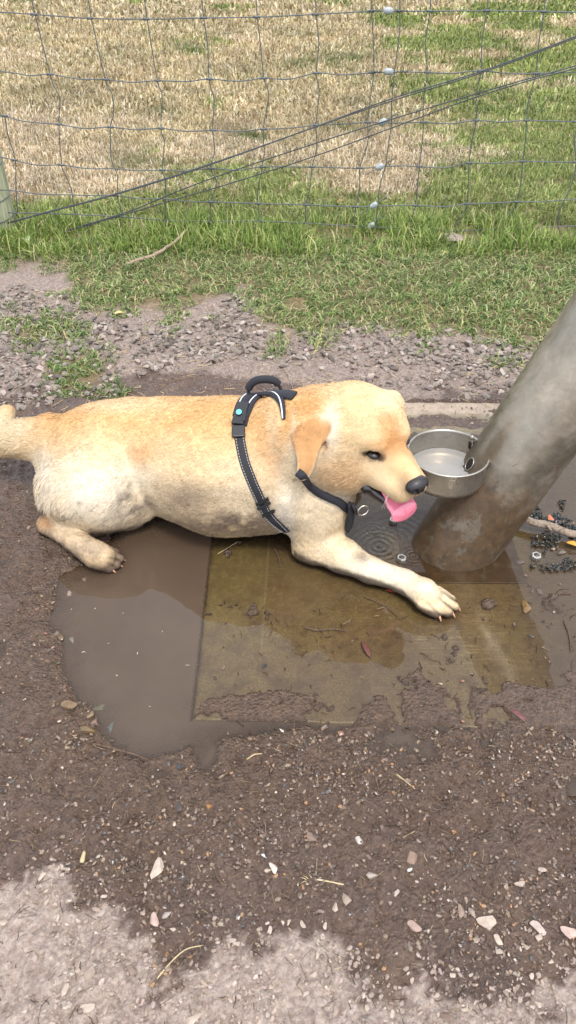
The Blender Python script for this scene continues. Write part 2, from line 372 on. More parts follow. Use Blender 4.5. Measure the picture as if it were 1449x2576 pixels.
# coat pattern: golden back, cream legs and thigh, apricot ears, mud where it lies, ear shading
def coat_colour(P, jitter=True):
    u, v = proj(P); n = fbm(P*np.array([.45, 1, 1]), .035, 4, 3)-.5; n2 = fbm(P, .12, 3, 9)-.5
    col = np.broadcast_to(S3(230, 202, 156), P.shape).copy()
    def blob(cu, cv, ru, rv, c, s=1., soft=1.):
        nonlocal col
        q = ((u-cu)/ru)**2+((v-cv)/rv)**2+n*1.6+n2*.9
        w = s*np.exp(-np.maximum(q, 0)**1.3*.9)[:, None]; col = col*(1-w)+S3(*c)*w
    GOLD, CREAM, ORG, WHITE = (222, 174, 112), (230, 214, 184), (206, 146, 84), (240, 230, 210)
    blob(400, 1030, 330, 60, GOLD, .8); blob(330, 1110, 90, 60, GOLD, .55); blob(560, 1090, 130, 70, GOLD, .45)
    blob(310, 1015, 110, 22, (236, 214, 176), .6); blob(140, 1090, 60, 50, GOLD, .6)
    blob(250, 1240, 165, 105, CREAM, 1.); blob(265, 1250, 120, 70, WHITE, .75); blob(115, 1220, 34, 80, WHITE, .8)
    blob(560, 1260, 220, 70, (222, 200, 164), .8); blob(620, 1230, 80, 80, CREAM, .5); blob(355, 1145, 34, 24, ORG, .45)
    blob(700, 1130, 55, 95, ORG, .55); blob(735, 1060, 60, 70, GOLD, .8); blob(690, 1060, 16, 60, (232, 208, 168), .7)
    blob(770, 1010, 80, 45, (222, 164, 96), .6); blob(800, 1240, 110, 120, CREAM, .9); blob(960, 1450, 190, 90, (238, 226, 200), 1.)
    blob(720, 1290, 26, 70, WHITE, .9); blob(735, 1170, 24, 60, (236, 216, 180), .7)
    blob(20, 1080, 60, 60, (234, 214, 176), .9); blob(25, 1020, 22, 16, GOLD, .7); blob(180, 1360, 100, 45, (208, 186, 154), .8); blob(112, 1312, 24, 22, (200, 150, 96), .8)
    # head; the brown blob at the ear hollow paints in its shade
    blob(900, 1060, 90, 75, (232, 202, 152), .7); blob(978, 1075, 24, 70, (206, 146, 84), .6); blob(940, 1120, 26, 9, (170, 118, 72), .55); blob(950, 1150, 44, 18, (150, 108, 72), .45); blob(822, 1112, 16, 24, (176, 128, 86), .75); blob(842, 1078, 12, 36, (242, 230, 208), .7); blob(745, 1100, 9, 60, (240, 226, 200), .6); blob(790, 1000, 26, 50, (208, 146, 82), .5); blob(1000, 1120, 46, 30, (204, 146, 88), .8)
    blob(838, 1075, 20, 60, (240, 226, 200), .9); blob(815, 1056, 20, 14, CREAM, .6); blob(985, 1000, 36, 34, (240, 222, 184), .9)
    blob(930, 1190, 70, 40, (232, 208, 168), .6); blob(860, 1200, 60, 50, (214, 172, 120), .7); blob(1010, 1180, 40, 30, (222, 178, 122), .6); blob(860, 1255, 40, 20, WHITE, .6)
    blob(1035, 1240, 42, 24, (150, 122, 92), .75); blob(1020, 1215, 18, 30, (150, 122, 90), .45)
    # near ear, shading towards the tip put into the colour
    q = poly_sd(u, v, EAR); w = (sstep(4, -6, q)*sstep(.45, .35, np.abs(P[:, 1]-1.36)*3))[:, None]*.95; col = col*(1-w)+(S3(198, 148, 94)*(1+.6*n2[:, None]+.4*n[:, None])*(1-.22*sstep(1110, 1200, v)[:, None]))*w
    blob(822, 1050, 18, 14, CREAM, .6)
    # fine tone variation of the fur
    st = fbm(P*np.array([.22, 1, 1]), .010, 3, 13)-.5; col = col*(1+.16*n[:, None]+.10*n2[:, None]+.30*st[:, None])
    # dirt on the underside, thigh and legs
    mz = fbm(P, .03, 4, 21); mud = S3(118, 100, 88)
    w = np.clip(sstep(.075, .0, P[:, 2])*1.25*sstep(.25, .7, mz+.12), 0, .85)*sstep(735, 690, u)
    w = np.maximum(w, .95*np.exp(-(((u-590)/170)**2+((v-1318)/36)**2))*sstep(.2, .5, mz)); w = np.maximum(w, .45*sstep(.64, .72, fbm(P, .014, 3, 23))*(u < 400)*sstep(1195, 1260, v))
    w = np.maximum(w, .75*np.exp(-(((u-340)/60)**2+((v-1262)/45)**2))*sstep(.42, .60, mz))
    w = np.maximum(w, .65*np.exp(-(((u-480)/75)**2+((v-1255)/45)**2)))
    w = np.maximum(w, .7*np.exp(-(((u-912)/28)**2+((v-1402)/14)**2))*sstep(.3, .5, mz))
    w = np.maximum(w, .5*sstep(1340, 1400, v)*(u < 330)*sstep(.4, .6, mz))
    col = col*(1-w[:, None])+mud*w[:, None]
    for (x0_, y0_, x1_, y1_) in ((1070, 1512, 1112, 1552), (1098, 1500, 1140, 1534), (1108, 1484, 1146, 1512), (264, 1414, 288, 1424), (268, 1400, 300, 1408)):  # dark lines painted between the toes to deepen the gaps
        t_ = np.clip(((u-x0_)*(x1_-x0_)+(v-y0_)*(y1_-y0_))/((x1_-x0_)**2+(y1_-y0_)**2), 0, 1); dd_ = np.hypot(u-x0_-t_*(x1_-x0_), v-y0_-t_*(y1_-y0_))
        w = (sstep(5., 2., dd_)*.75*t_**.5)[:, None]; col = col*(1-w)+S3(78, 60, 46)*w
    ed = np.interp(u, [735, 745, 765, 862, 958, 1016, 1040, 1059, 1113, 1150], [1390, 1402, 1414, 1445, 1472, 1499, 1524, 1540, 1556, 1550]); w = (sstep(-17, -7, v-ed+16*(mz-.5))*(u > 738)*(v > 1370)*.85*sstep(.25, .4, mz+.12))[:, None]; col = col*(1-w)+S3(84, 68, 54)*w
    w = sstep(.034, .006, P[:, 2]+.018*(mz-.5))*.9*((v > 1335) | (u > 420)); col = col*(1-w[:, None])+S3(70, 56, 46)*w[:, None]
    # dark rims of the eyes and the lip line
    for sgn in (1, -1):
        c = HL(.012, sgn*.043, .003); q = P-c+.008*Fv
        r = np.sqrt((q@Fv/.030)**2+(q@Lv/.022)**2+(q@Uv/.0092)**2); w = sstep(1.25, .8, r)[:, None]*.93; col = col*(1-w)+S3(44, 32, 26)*w
        c = HL(.020, sgn*.030, .006); q = P-c
        r = np.sqrt((q@Fv/.012)**2+(q@Lv/.012)**2+(q@Uv/.008)**2); w = sstep(1.4, .6, r)[:, None]*.7; col = col*(1-w)+S3(90, 62, 44)*w
    q = P-HL(0, 0, 0); f_, l_, u_ = q@Fv, q@Lv, q@Uv
    w = (sstep(-.078, -.088, u_)*sstep(-.02, .0, f_)*sstep(.13, .12, f_)*sstep(.06, .05, np.abs(l_)))[:, None]*.9; col = col*(1-w)+S3(40, 30, 28)*w
    return np.clip(col*np.array([.765, .76, .76]), .005, .9)
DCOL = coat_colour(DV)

# ------------------------------------------------------------------ fur: short blades lying along the body
def flow_at(P, N):
    W = np.zeros(len(P)); Dv = np.zeros((len(P), 3)); Ln = np.zeros(len(P))
    for a, b, ra, rb, dr, fl in FLOW:
        ab = b-a; t = np.clip(((P-a)@ab)/max(ab@ab, 1e-9), 0, 1)
        d = np.linalg.norm(P-a-t[:, None]*ab, axis=1)-(ra+(rb-ra)*t)
        w = np.exp(-np.maximum(d, 0)/.008); W += w; Dv += w[:, None]*dr; Ln += w*fl
    Dv /= np.maximum(W, 1e-9)[:, None]; Ln /= np.maximum(W, 1e-9)
    Dv = Dv-(Dv*N).sum(1)[:, None]*N; return unit(Dv), np.where(W > 1e-6, Ln, .008)
def make_fur(nb, straps):
    a, b, c, d = (DV[DQ[:, k]] for k in range(4))
    area = np.linalg.norm(np.cross(c-a, d-b), axis=1); cen = (a+b+c+d)/4
    cam = np.array([0, 0, CAMH]); fn = unit(np.cross(c-a, d-b)); vis = (fn*unit(cam-cen)).sum(1)
    wgt = area*np.where(vis > -.25, 1., .25)*np.where(cen[:, 2] > .003, 1, 0)
    hd = np.linalg.norm(cen-HL(0, 0, 0), axis=1); wgt *= np.where(hd < .13, 1.6, 1)
    f = rng.choice(len(DQ), nb, p=wgt/wgt.sum()); s, t = rng.random(nb)[:, None], rng.random(nb)[:, None]
    P = (a[f]*(1-s)+b[f]*s)*(1-t)+(d[f]*(1-s)+c[f]*s)*t
    N = unit((DN[DQ[f, 0]]*(1-s)+DN[DQ[f, 1]]*s)*(1-t)+(DN[DQ[f, 3]]*(1-s)+DN[DQ[f, 2]]*s)*t)
    q = P-HL(0, 0, 0); f_, l_, u_ = q@Fv, q@Lv, q@Uv
    keep = np.ones(nb, bool)
    for sgn in (1, -1):
        e = P-HL(.012, sgn*.043, .003); keep &= np.sqrt((e@Fv/.020)**2+(e@Lv/.020)**2+(e@Uv/.009)**2) > 1
    keep &= ~((f_ > .112) & (u_ > -.045))
    keep &= ~((u_ < -.084) & (f_ > -.01) & (f_ < .14) & (np.abs(l_) < .05))
    for S, r in straps:
        for i in range(0, nb, 40000):
            dd = ((P[i:i+40000, None]-S[None])**2).sum(-1).min(1); keep[i:i+40000] &= dd > r*r
    P, N = P[keep], N[keep]; nb = len(P)
    Dr, Ln = flow_at(P, N)
    # whorls and clumps turn the lay of the coat a little
    ang = (fbm(P, .07, 2, 5)-.5)*1.0+(noise(P, .010, 8)-.5)*.9+rng.normal(0, .12, nb); B = np.cross(N, Dr)
    Dr = unit(Dr*np.cos(ang)[:, None]+B*np.sin(ang)[:, None]); B = np.cross(N, Dr)
    Ln = Ln*(.55+.65*rng.random(nb)**2); lift = .06+.15*rng.random(nb)**1.5+.06*(noise(P, .010, 12) > .62)
    u, v = proj(P)
    under = (u < 110) & (v > 1095) & (v < 1180)
    Ln = np.where(under | ((u < 130) & (v > 1180) & (v < 1300)), Ln*1.5, Ln); Ln = np.where((P[:, 2] < .07) & (u > 380) & (u < 720), Ln*1.35, Ln)
    wid = (.00045+.0004*rng.random(nb))*np.where(Ln < .007, .8, 1.15)
    tw = (rng.random(nb)-.5)*.9; W = unit(B*np.cos(tw)[:, None]+N*np.sin(tw)[:, None])*wid[:, None]
    base = P-N*.001; tip = P+Dr*(Ln*np.cos(lift))[:, None]+N*(Ln*np.sin(lift)*.75)[:, None]; tip[:, 2] -= Ln*.12
    mid = P+Dr*(Ln*.5)[:, None]*np.cos(lift)[:, None]+N*(Ln*.5*np.sin(lift)*1.25)[:, None]
    tip[:, 2] = np.maximum(tip[:, 2], .001)
    V = np.stack([base-W, base+W, mid-W*.9, mid+W*.9, tip], 1).reshape(-1, 3)
    i = np.arange(nb)*5
    Q = np.stack([i, i+1, i+3, i+2], 1); T = np.stack([i+2, i+3, i+4], 1)
    col = coat_colour(P)*(.87+.26*rng.random(nb))[:, None]; col *= 1+(rng.random((nb, 1))-.5)*np.array([[.02, .06, .14]])
    cc = np.repeat(col, 5, 0).reshape(nb, 5, 3)
    return mesh_np('fur', V, [Q, T], True, np.clip(cc, .004, .92).reshape(-1, 3))
def fur_material():
    m, nt, out = mat('fur'); b = NB(nt)
    p = b.n('ShaderNodeBsdfPrincipled', Base_Color=b.attr('Col', 'Color'), Roughness=.62); p.inputs['Specular IOR Level'].default_value = .35
    tr = b.n('ShaderNodeBsdfTranslucent', Color=b.attr('Col', 'Color')); mx = b.n('ShaderNodeMixShader', i0=.22, i1=p.outputs[0], i2=tr.outputs[0])
    nt.links.new(mx.outputs[0], out.inputs[0]); return m
def skin_material():
    m, nt, out = mat('coat'); b = NB(nt); tc = b.n('ShaderNodeTexCoord').outputs['Object']
    nz = b.noise(500, 3, .6, tc); c = b.mix(.35, b.attr('Col', 'Color'), b.mix(1., b.attr('Col', 'Color'), b.ramp(nz, [(.3, (.6, .6, .6)), (.7, (1, 1, 1))]), 'MULTIPLY'))
    p = b.n('ShaderNodeBsdfPrincipled', Base_Color=c, Roughness=.7, Normal=b.bump(nz, .4, .001)); p.inputs['Specular IOR Level'].default_value = .25
    nt.links.new(p.outputs[0], out.inputs[0]); return m
M_FUR, M_SKIN = fur_material(), skin_material()
M_BLACK = simple('black_nose', srgb(30, 26, 28), .42, nscale=420, nvar=.45, bump=.6, bdist=.0012, coat=.08)
M_EYE = simple('eye_brown', srgb(20, 11, 8), .45, nscale=200, nvar=.5, bump=0, coat=.12)
M_TONGUE = simple('tongue_pink', srgb(206, 112, 132), .22, nscale=260, nvar=.16, bump=.35, bdist=.001, coat=.6)
M_LIP = simple('dark_lip', srgb(30, 22, 24), .22, nscale=220, nvar=.4, bump=.5, bdist=.002, coat=.6)
M_CLAW = simple('claw_horn', srgb(164, 122, 96), .4, nscale=200, nvar=.25, bump=.1)

dogroot = empty('dog', (-.2, 1.5, 0))
tag(dogroot, 'yellow labrador lying in the muddy puddle with its tongue out beside the drinking fountain', 'dog')
bpy.context.view_layer.update()
INV = np.array([.2, -1.5, 0])
def dogpart(name, V, Fs, m, col=None, parent=None, smooth=True):
    return link(name, mesh_np(name, np.asarray(V)+INV, Fs, smooth, col), m, dogroot if parent is None else parent)
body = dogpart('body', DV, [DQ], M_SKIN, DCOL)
BV = BVHTree.FromPolygons([Vector(p) for p in DV], [tuple(q) for q in DQ.tolist()])
def cast(u, v):
    h = BV.ray_cast(Vector((0, 0, CAMH)), Vector(unit(ray(u, v))))
    return (np.array(h[0]), np.array(h[1])) if h[0] is not None else None

def blob_mesh(prims, dx, k, k2=None, sub=(), pad=.006):
    lo = np.min([np.minimum(p[0], p[2])-max(p[1], p[3]) for p in prims], 0)-pad; hi = np.max([np.maximum(p[0], p[2])+max(p[1], p[3]) for p in prims], 0)+pad
    n = np.ceil((hi-lo)/dx).astype(int)+1; ax = [lo[i]+dx*np.arange(n[i]) for i in range(3)]
    X, Y, Z = np.meshgrid(*ax, indexing='ij'); D = np.full(X.shape, .5)
    def ev(pr):
        a, ra, b, rb, sc = pr
        if sc is None:
            ab = b-a; t = np.clip(((X-a[0])*ab[0]+(Y-a[1])*ab[1]+(Z-a[2])*ab[2])/max(ab@ab, 1e-12), 0, 1)
            return np.sqrt((X-a[0]-t*ab[0])**2+(Y-a[1]-t*ab[1])**2+(Z-a[2]-t*ab[2])**2)-(ra+(rb-ra)*t)
        A, r3 = sc; q = [(X-a[0])*A[i][0]+(Y-a[1])*A[i][1]+(Z-a[2])*A[i][2] for i in range(3)]
        k0 = np.sqrt(sum((q[i]/r3[i])**2 for i in range(3))); k1 = np.sqrt(sum((q[i]/r3[i]**2)**2 for i in range(3)))
        return k0*(k0-1)/np.maximum(k1, 1e-6)
    for p in prims: D = smin(D, ev(p), k)
    for p in sub: D = -smin(-D, ev(p), k2 or k)
    V, Q = surface_nets(D, lo, dx); return relax(V, Q, 2, .5), Q
def E(c, rf, rl, ru, A=HA): return (c, max(rf, rl, ru), c, max(rf, rl, ru), (A, (rf, rl, ru)))
def K(a, ra, b, rb): return (a, ra, b, rb, None)
# nose with two nostrils
NC = HL(.108, 0, -.014)
V, Q = blob_mesh([E(NC, .020, .029, .021), E(NC-.016*Uv-.004*Fv, .012, .011, .016)], .0013, .006, .003,
                 [E(NC+.015*Fv+.0135*Lv-.002*Uv, .013, .007, .010), E(NC+.015*Fv-.0135*Lv-.002*Uv, .013, .007, .010),
                  E(NC+.006*Fv+.024*Lv-.009*Uv, .012, .006, .0032), E(NC+.006*Fv-.024*Lv-.009*Uv, .012, .006, .0032), E(NC+.021*Fv-.014*Uv, .006, .0014, .013)])
dogpart('nose', V, [Q], M_BLACK)
for sgn in (1, -1):
    V, Q = blob_mesh([E(HL(.004, sgn*.0415, .001), .0150, .0130, .0080)], .0012, .004); dogpart('eye', V, [Q], M_EYE)
# mouth: dark lower lip and gum, tongue lolling over it
V, Q = blob_mesh([K(HL(-.038, -.053, -.068), .009, HL(.018, -.048, -.095), .0155), K(HL(.018, -.046, -.096), .0145, HL(.062, -.022, -.112), .012),
                  K(HL(.062, -.016, -.112), .011, HL(.062, .014, -.112), .011), K(HL(.062, .014, -.112), .011, HL(.02, .034, -.098), .011), K(HL(.02, .034, -.098), .011, HL(-.02, .038, -.078), .009),
                  E(HL(.01, 0, -.096), .05, .034, .012)], .002, .006)
dogpart('lower_lip', V, [Q], M_LIP)
A1 = (unit(Fv*.9-Uv*.45), Lv, unit(Uv*.9+Fv*.45)); A2 = (unit(Fv*.5-Uv), Lv, unit(Uv*.5+Fv))
V, Q = blob_mesh([E(HL(.045, -.004, -.086), .045, .030, .009, A1), E(HL(.082, -.004, -.100), .034, .037, .0075, A1), E(HL(.104, -.004, -.114), .022, .037, .007, A2)],
                 .0016, .010, .004, [E(HL(.113, -.006, -.104), .040, .0024, .0050, A2)])
dogpart('tongue', V, [Q], M_TONGUE)
# claws
def claw(p, d, n=6):
    pts = np.array([p+d*t*.013+np.array([0, 0, -.004*t*t]) for t in np.linspace(0, 1, n)])
    m = MB(); m.tube(pts+INV, np.linspace(.0042, .0012, n), 8); m.build('claw', M_CLAW, dogroot)
for (u0, v0, du, dv) in ((1104, 1548, 8, 16), (1136, 1540, 12, 13), (1149, 1524, 12, 12), (280, 1432, 14, 8), (296, 1420, 14, 4), (304, 1406, 12, 2)):
    p = gp(u0, v0, .012); q = gp(u0+du, v0+dv, .006); claw(p, unit(q-p))
# ------------------------------------------------------------------ harness
M_WEB = simple('black_webbing', srgb(26, 26, 30), .75, nscale=900, nvar=.4, bump=.6, bdist=.001)
M_PAD = simple('black_padding', srgb(30, 31, 38), .85, nscale=500, nvar=.3, bump=.4, bdist=.001)
M_PLAS = simple('black_plastic', srgb(24, 24, 27), .38, nscale=300, nvar=.2, bump=.08)
M_REFL = simple('reflective_piping', srgb(205, 207, 214), .4, nscale=300, nvar=.08, bump=.05)
M_STITCH = simple('white_stitch', srgb(150, 150, 150), .7, nscale=300, nvar=.08, bump=0)
M_STEEL_RING = simple('ring_metal', srgb(190, 184, 170), .25, 1., nscale=200, nvar=.1, bump=0)
M_TEAL = simple('teal_sticker', srgb(96, 208, 200), .4, nscale=120, nvar=.1, bump=0)
hroot = empty('dog_harness', (-.05, 1.5, 0))
tag(hroot, 'black dog harness with a padded grab handle and white stitching strapped round the labrador', 'harness')
HI = np.array([.05, -1.5, 0])
FURPATHS = []
def surf_path(px, n=6, off=.004, away=.0):
    S = spline(px, n); P = []; N = []
    for u, v in S:
        h = cast(u, v)
        if h is None: continue
        P.append(h[0]); N.append(h[1])
    P = np.array(P); N = np.array(N)
    for _ in range(4):
        P[1:-1] = .5*P[1:-1]+.25*(P[:-2]+P[2:]); N[1:-1] = .5*N[1:-1]+.25*(N[:-2]+N[2:])
    N = unit(N); return P+N*off, N
def ribbon(mb, P, N, w, th, mi=0, shift=0.):
    P = np.asarray(P); T = unit(np.gradient(P, axis=0)); S = unit(np.cross(T, N)); w = np.broadcast_to(w, (len(P),))[:, None]
    c = P+S*shift
    prof = [(-1, 0), (-.92, 1), (0, 1.25), (.92, 1), (1, 0), (.9, -.6), (-.9, -.6)]; k = len(prof)
    V = np.stack([c+S*w*.5*a+N*th*b for a, b in prof], 1).reshape(-1, 3)
    n = len(P); Q = [(i*k+a, i*k+(a+1) % k, (i+1)*k+(a+1) % k, (i+1)*k+a) for i in range(n-1) for a in range(k)]
    T3 = [(0, a+1, a) for a in range(1, k-1)]+[((n-1)*k, (n-1)*k+a, (n-1)*k+a+1) for a in range(1, k-1)]
    mb.add(V+HI, Q, T3, mi); return S
def stitches(mb, P, N, S, off, th):
    L = np.concatenate([[0], np.cumsum(np.linalg.norm(np.diff(P, axis=0), axis=1))]); t = 0
    while t < L[-1]-.004:
        a = np.array([np.interp(t, L, P[:, k]) for k in range(3)]); b_ = np.array([np.interp(t+.0042, L, P[:, k]) for k in range(3)])
        i = min(np.searchsorted(L, t), len(P)-1); t += .0068
        V, Q = box_arrays((a+b_)/2+S[i]*off+N[i]*th+HI, (b_-a)/2, S[i]*.0007, N[i]*.0005); mb.add(V, Q, (), 1)
# webbing strap down the ribs
P, N = surf_path([(600, 1080), (604, 1110), (616, 1164), (636, 1215), (652, 1250), (668, 1285), (690, 1310), (724, 1335)], 8, .004)
m = MB(); S = ribbon(m, P, N, .024, .002)
stitches(m, P, N, S, .0085, .0034); stitches(m, P, N, S, -.0085, .0034)
m.build('strap', [M_WEB, M_STITCH], hroot, False); FURPATHS.append((P, .0145)); STRAP = (P, N, S)
# strap at the throat
P, N = surf_path([(752, 1190), (771, 1207), (795, 1232), (822, 1248), (852, 1262), (876, 1284)], 8, .006)
m = MB(); ribbon(m, P, N, .020, .003); m.build('neck_strap', M_PAD, hroot); FURPATHS.append((P, .010))
# padded yoke over the withers with piping
P, N = surf_path([(606, 1072), (614, 1050), (624, 1030), (640, 1008), (660, 996), (684, 993), (704, 1004), (713, 1026), (716, 1056)], 7, .004)
m = MB(); ribbon(m, P, N, np.interp(np.linspace(0, 1, len(P)), [0, .3, .7, 1], [.030, .026, .022, .008]), .0035); yk = m.build('yoke_pad', M_PAD, hroot); FURPATHS.append((P, .014))
m = MB(); m.tube(P+N*.0055+HI, .0017, 6); m.build('piping', M_REFL, yk)
P, N = surf_path([(598, 1050), (606, 1024), (620, 1006), (640, 997), (665, 994), (692, 994), (722, 996), (742, 1000)], 7, .005)
m = MB(); ribbon(m, P, N, .026, .004); yk = m.build('yoke_pad', M_PAD, hroot); FURPATHS.append((P, .015))
P2, N2 = surf_path([(596, 1046), (604, 1018), (618, 1001), (640, 993), (668, 990)], 7, .008); m = MB(); m.tube(P2+N2*.002+HI, .0015, 6); m.build('piping', M_REFL, yk)
# buckle with release tabs
def tri(px, off):
    h = cast(*px); return h[0]+h[1]*off, h[1]
def boxpart(name, px0, px1, w, th, mtl, parent, off=.006, bev=.002):
    a, na = tri(px0, off); b_, nb_ = tri(px1, off); n = unit(na+nb_); x = (b_-a)/2; s = unit(np.cross(x, n)); n = unit(np.cross(s, x))
    V, Q = box_arrays((a+b_)/2+HI, x, s*w/2, n*th/2); mb = MB(); mb.add(V, Q); o = mb.build(name, mtl, parent, False); return bevel(o, bev, 3)
boxpart('webbing', (629, 1000), (614, 1030), .021, .004, M_WEB, hroot, .010, .001)
bk = boxpart('buckle', (614, 1022), (598, 1074), .030, .010, M_PLAS, hroot, .010, .003)
boxpart('clip', (600, 1076), (601, 1104), .031, .009, M_PLAS, bk, .009, .003)
boxpart('clip', (622, 1048), (616, 1068), .008, .008, M_PLAS, bk, .013, .003)
a, n = tri((602, 1048), .0165); th = np.linspace(0, 2*pi, 20, endpoint=False); e1 = unit(np.cross(n, [0, 0, 1.])); e2 = np.cross(n, e1)
m = MB(); V = np.vstack([a+.0068*np.cos(th)[:, None]*e1+.0085*np.sin(th)[:, None]*e2, a+n*.001+.0062*np.cos(th)[:, None]*e1+.0078*np.sin(th)[:, None]*e2, [a+n*.001]])
m.add(V+HI, [(i, (i+1) % 20, 20+(i+1) % 20, 20+i) for i in range(20)], [(20+i, 20+(i+1) % 20, 40) for i in range(20)]); m.build('sticker', M_TEAL, bk)
# strap adjuster
for (p0, p1, w_) in (((657, 1254), (661, 1260), .034), ((662, 1266), (665, 1271), .036), ((673, 1284), (676, 1288), .034)):
    boxpart('adjuster', p0, p1, w_, .007, M_PLAS, hroot, .009, .001)
# handle: padded tube on two webbing ends
tp = cast(660, 1000)[0]
HY = tp[1]+.02
hp = np.array([yp(u, v, HY) for u, v in [(630, 1002), (625, 982), (631, 967), (645, 957), (665, 954), (684, 956), (696, 962), (704, 974), (710, 990)]]); hs = spline(hp, 8)
m = MB(); m.tube(hs[10:52]+HI, .0098, 12); hd = m.build('handle', M_PAD, hroot)
m = MB(); m.tube(hs[:14]+HI, .0095, 10, flat=.45); m.build('webbing', M_WEB, hd); m = MB(); m.tube(hs[48:]+HI, .0085, 10, flat=.45); m.build('webbing', M_WEB, hd)
m = MB(); m.tube(np.array([yp(u, v, HY-.01) for u, v in [(706, 990), (712, 986), (738, 984), (742, 988), (736, 991), (714, 993)]])+HI, .0016, 6, closed=True); m.build('ring', M_STEEL_RING, hroot)
# chest plate and the leash ring under the throat
cpp = np.array([yp(u, v, Y) for u, v, Y in [(880, 1268, 1.345), (884, 1290, 1.35), (880, 1312, 1.36), (874, 1334, 1.37)]]); sp = spline(cpp, 8)
m = MB(); m.tube(sp+HI, np.interp(np.linspace(0, 1, len(sp)), [0, .3, .75, 1], [.009, .014, .016, .009]), 12, flat=.6); cp = m.build('chest_pad', M_PAD, hroot)
m = MB(); m.tube(np.array([yp(888, 1268, 1.33), yp(893, 1282, 1.33), yp(898, 1290, 1.335)])+HI, .008, 8, flat=.5); m.build('ring_tab', M_WEB, cp)
cc = yp(914, 1284, 1.325); th = np.linspace(0, 2*pi, 24, endpoint=False); e1 = unit([.8, .35, .5]); e2 = unit(np.cross([.45, -.85, .3], e1))
m = MB(); m.tube(cc+.0135*np.cos(th)[:, None]*e1+.0115*np.sin(th)[:, None]*e2+HI, .0021, 7, closed=True); m.build('ring', M_STEEL_RING, hroot)

fm = make_fur(190000, FURPATHS); fo = link('coat_fur', fm, M_FUR, body); fo.location = tuple(INV)
# whiskers
M_WHISK = simple('whisker', srgb(235, 225, 205), .5, bump=0)
for k in range(5):
    sgn = -1 if k < 3 else 1; a = HL(.078+.015*rng.random(), sgn*(.046+.003*rng.random()), -.042-.018*rng.random()); d = unit(Fv*(.2+.5*rng.random())+sgn*Lv*.7-Uv*(.5+.9*rng.random()))
    m = MB(); m.tube(spline([a-d*.006, a+d*.014, a+d*.028-np.array([0, 0, .006*rng.random()])], 3)+INV, [.00022]*7, 3); m.build('whisker', M_WHISK, dogroot)
# ------------------------------------------------------------------ ground
PUDDLE = [(150, 1450), (138, 1500), (133, 1560), (152, 1610), (145, 1660), (170, 1730), (205, 1775), (250, 1805), (262, 1850), (330, 1888), (390, 1906), (440, 1886), (500, 1872), (560, 1850), (700, 1835), (900, 1815), (1150, 1820), (1449, 1830), (1650, 1860),
          (1650, 1560), (1449, 1470), (1425, 1420), (1330, 1400), (1330, 1330), (1300, 1270), (1200, 1240), (900, 1240), (700, 1290), (420, 1290), (300, 1320), (270, 1390), (215, 1420)]
GRASS_EDGE = [(-5000, 500), (-700, 620), (-300, 640), (0, 690), (80, 668), (150, 690), (190, 762), (228, 800), (330, 792), (450, 802), (520, 775), (600, 740), (640, 762), (650, 832), (720, 838), (800, 832), (900, 826), (1000, 842), (1060, 870), (1100, 845), (1200, 850), (1290, 880), (1449, 900), (2200, 950), (6000, 900), (6000, -2000), (-5000, -2000)]
PATCHES = [[(100, 900), (150, 880), (230, 885), (285, 910), (275, 975), (210, 1000), (140, 990), (90, 960)], [(40, 800), (140, 790), (230, 800), (200, 860), (90, 880), (0, 860)], [(640, 780), (760, 770), (860, 800), (820, 850), (700, 850)]]
DRY = [(-900, 2215), (0, 2235), (60, 2215), (110, 2230), (150, 2195), (205, 2240), (250, 2290), (320, 2360), (360, 2410), (340, 2450), (380, 2490), (480, 2430), (560, 2380), (640, 2350), (720, 2370), (800, 2420), (830, 2440), (900, 2455), (960, 2480), (1010, 2490), (1040, 2440), (1110, 2450), (1200, 2470), (1300, 2440), (1449, 2410), (2300, 2370), (2300, 5000), (-900, 5000)]
GRAVEL = [(-600, 700), (0, 720), (190, 750), (230, 790), (450, 795), (600, 740), (650, 830), (900, 825), (1100, 850), (1290, 870), (1600, 900), (1700, 1000), (1240, 1000), (1100, 990), (1000, 1000), (900, 960), (700, 930), (640, 940), (560, 920), (330, 945), (300, 960), (290, 1010), (-100, 1060), (-600, 1100)]
SLABQ = [gp(483, 1808), gp(573, 1010), gp(1560, 1016), gp(1745, 1846)]
def P0(x, y): return np.stack([x, y, np.zeros_like(x)], -1)
def zones(x, y):
    P = P0(x, y); u, v = proj(P); front = P[..., 1] > .02
    u = np.where(front, u, 700); v = np.where(front, v, 4000)
    n = (fbm(P, .10, 4, 31)-.5); n2 = fbm(P, .5, 3, 33)-.5
    sc = (FOC/np.maximum(depth(P), .3))
    pud = poly_sd(u, v, PUDDLE)/sc; dry = poly_sd(u, v, DRY)/sc
    gra = poly_sd(u, v, GRASS_EDGE)/sc; grv = poly_sd(u, v, GRAVEL)/sc
    for p in PATCHES: gra = np.minimum(gra, poly_sd(u, v, p)/sc)
    return u, v, pud, dry, gra, grv, n, n2
def gheight(x, y):
    u, v, pud, dry, gra, grv, n, n2 = zones(x, y); P = P0(x, y)
    near = sstep(5, 3, y)
    h = .008+.010*n*near+.012*n2*near
    lump = (fbm(P, .040, 4, 41)-.5)*.022+(fbm(P, .012, 2, 43)-.5)*.008+(.5-np.abs(fbm(P, .055, 3, 45)-.5)*5)*.006
    wetz = sstep(.40, .0, dry)*0+1
    h = h+lump*near
    # shallow film hollows in front of the slab
    hol = sstep(.52, .62, fbm(P, .16, 3, 47))*(v > 1700)*(v < 2080)*(u > 480)
    h = h-.012*hol
    edge = pud+n*.05
    left = sstep(560, 500, u)
    dep = -.005-.022*sstep(0, -.10, edge)*left-.006*sstep(0, -.05, edge)*(1-left)
    w = sstep(.016, -.010, edge); h = h*(1-w)+(dep+lump*.35)*w
    # bank of grass and the paddock behind the fence rising slightly
    h = h+.02*sstep(.05, -.25, gra)*near+.0*y
    return h
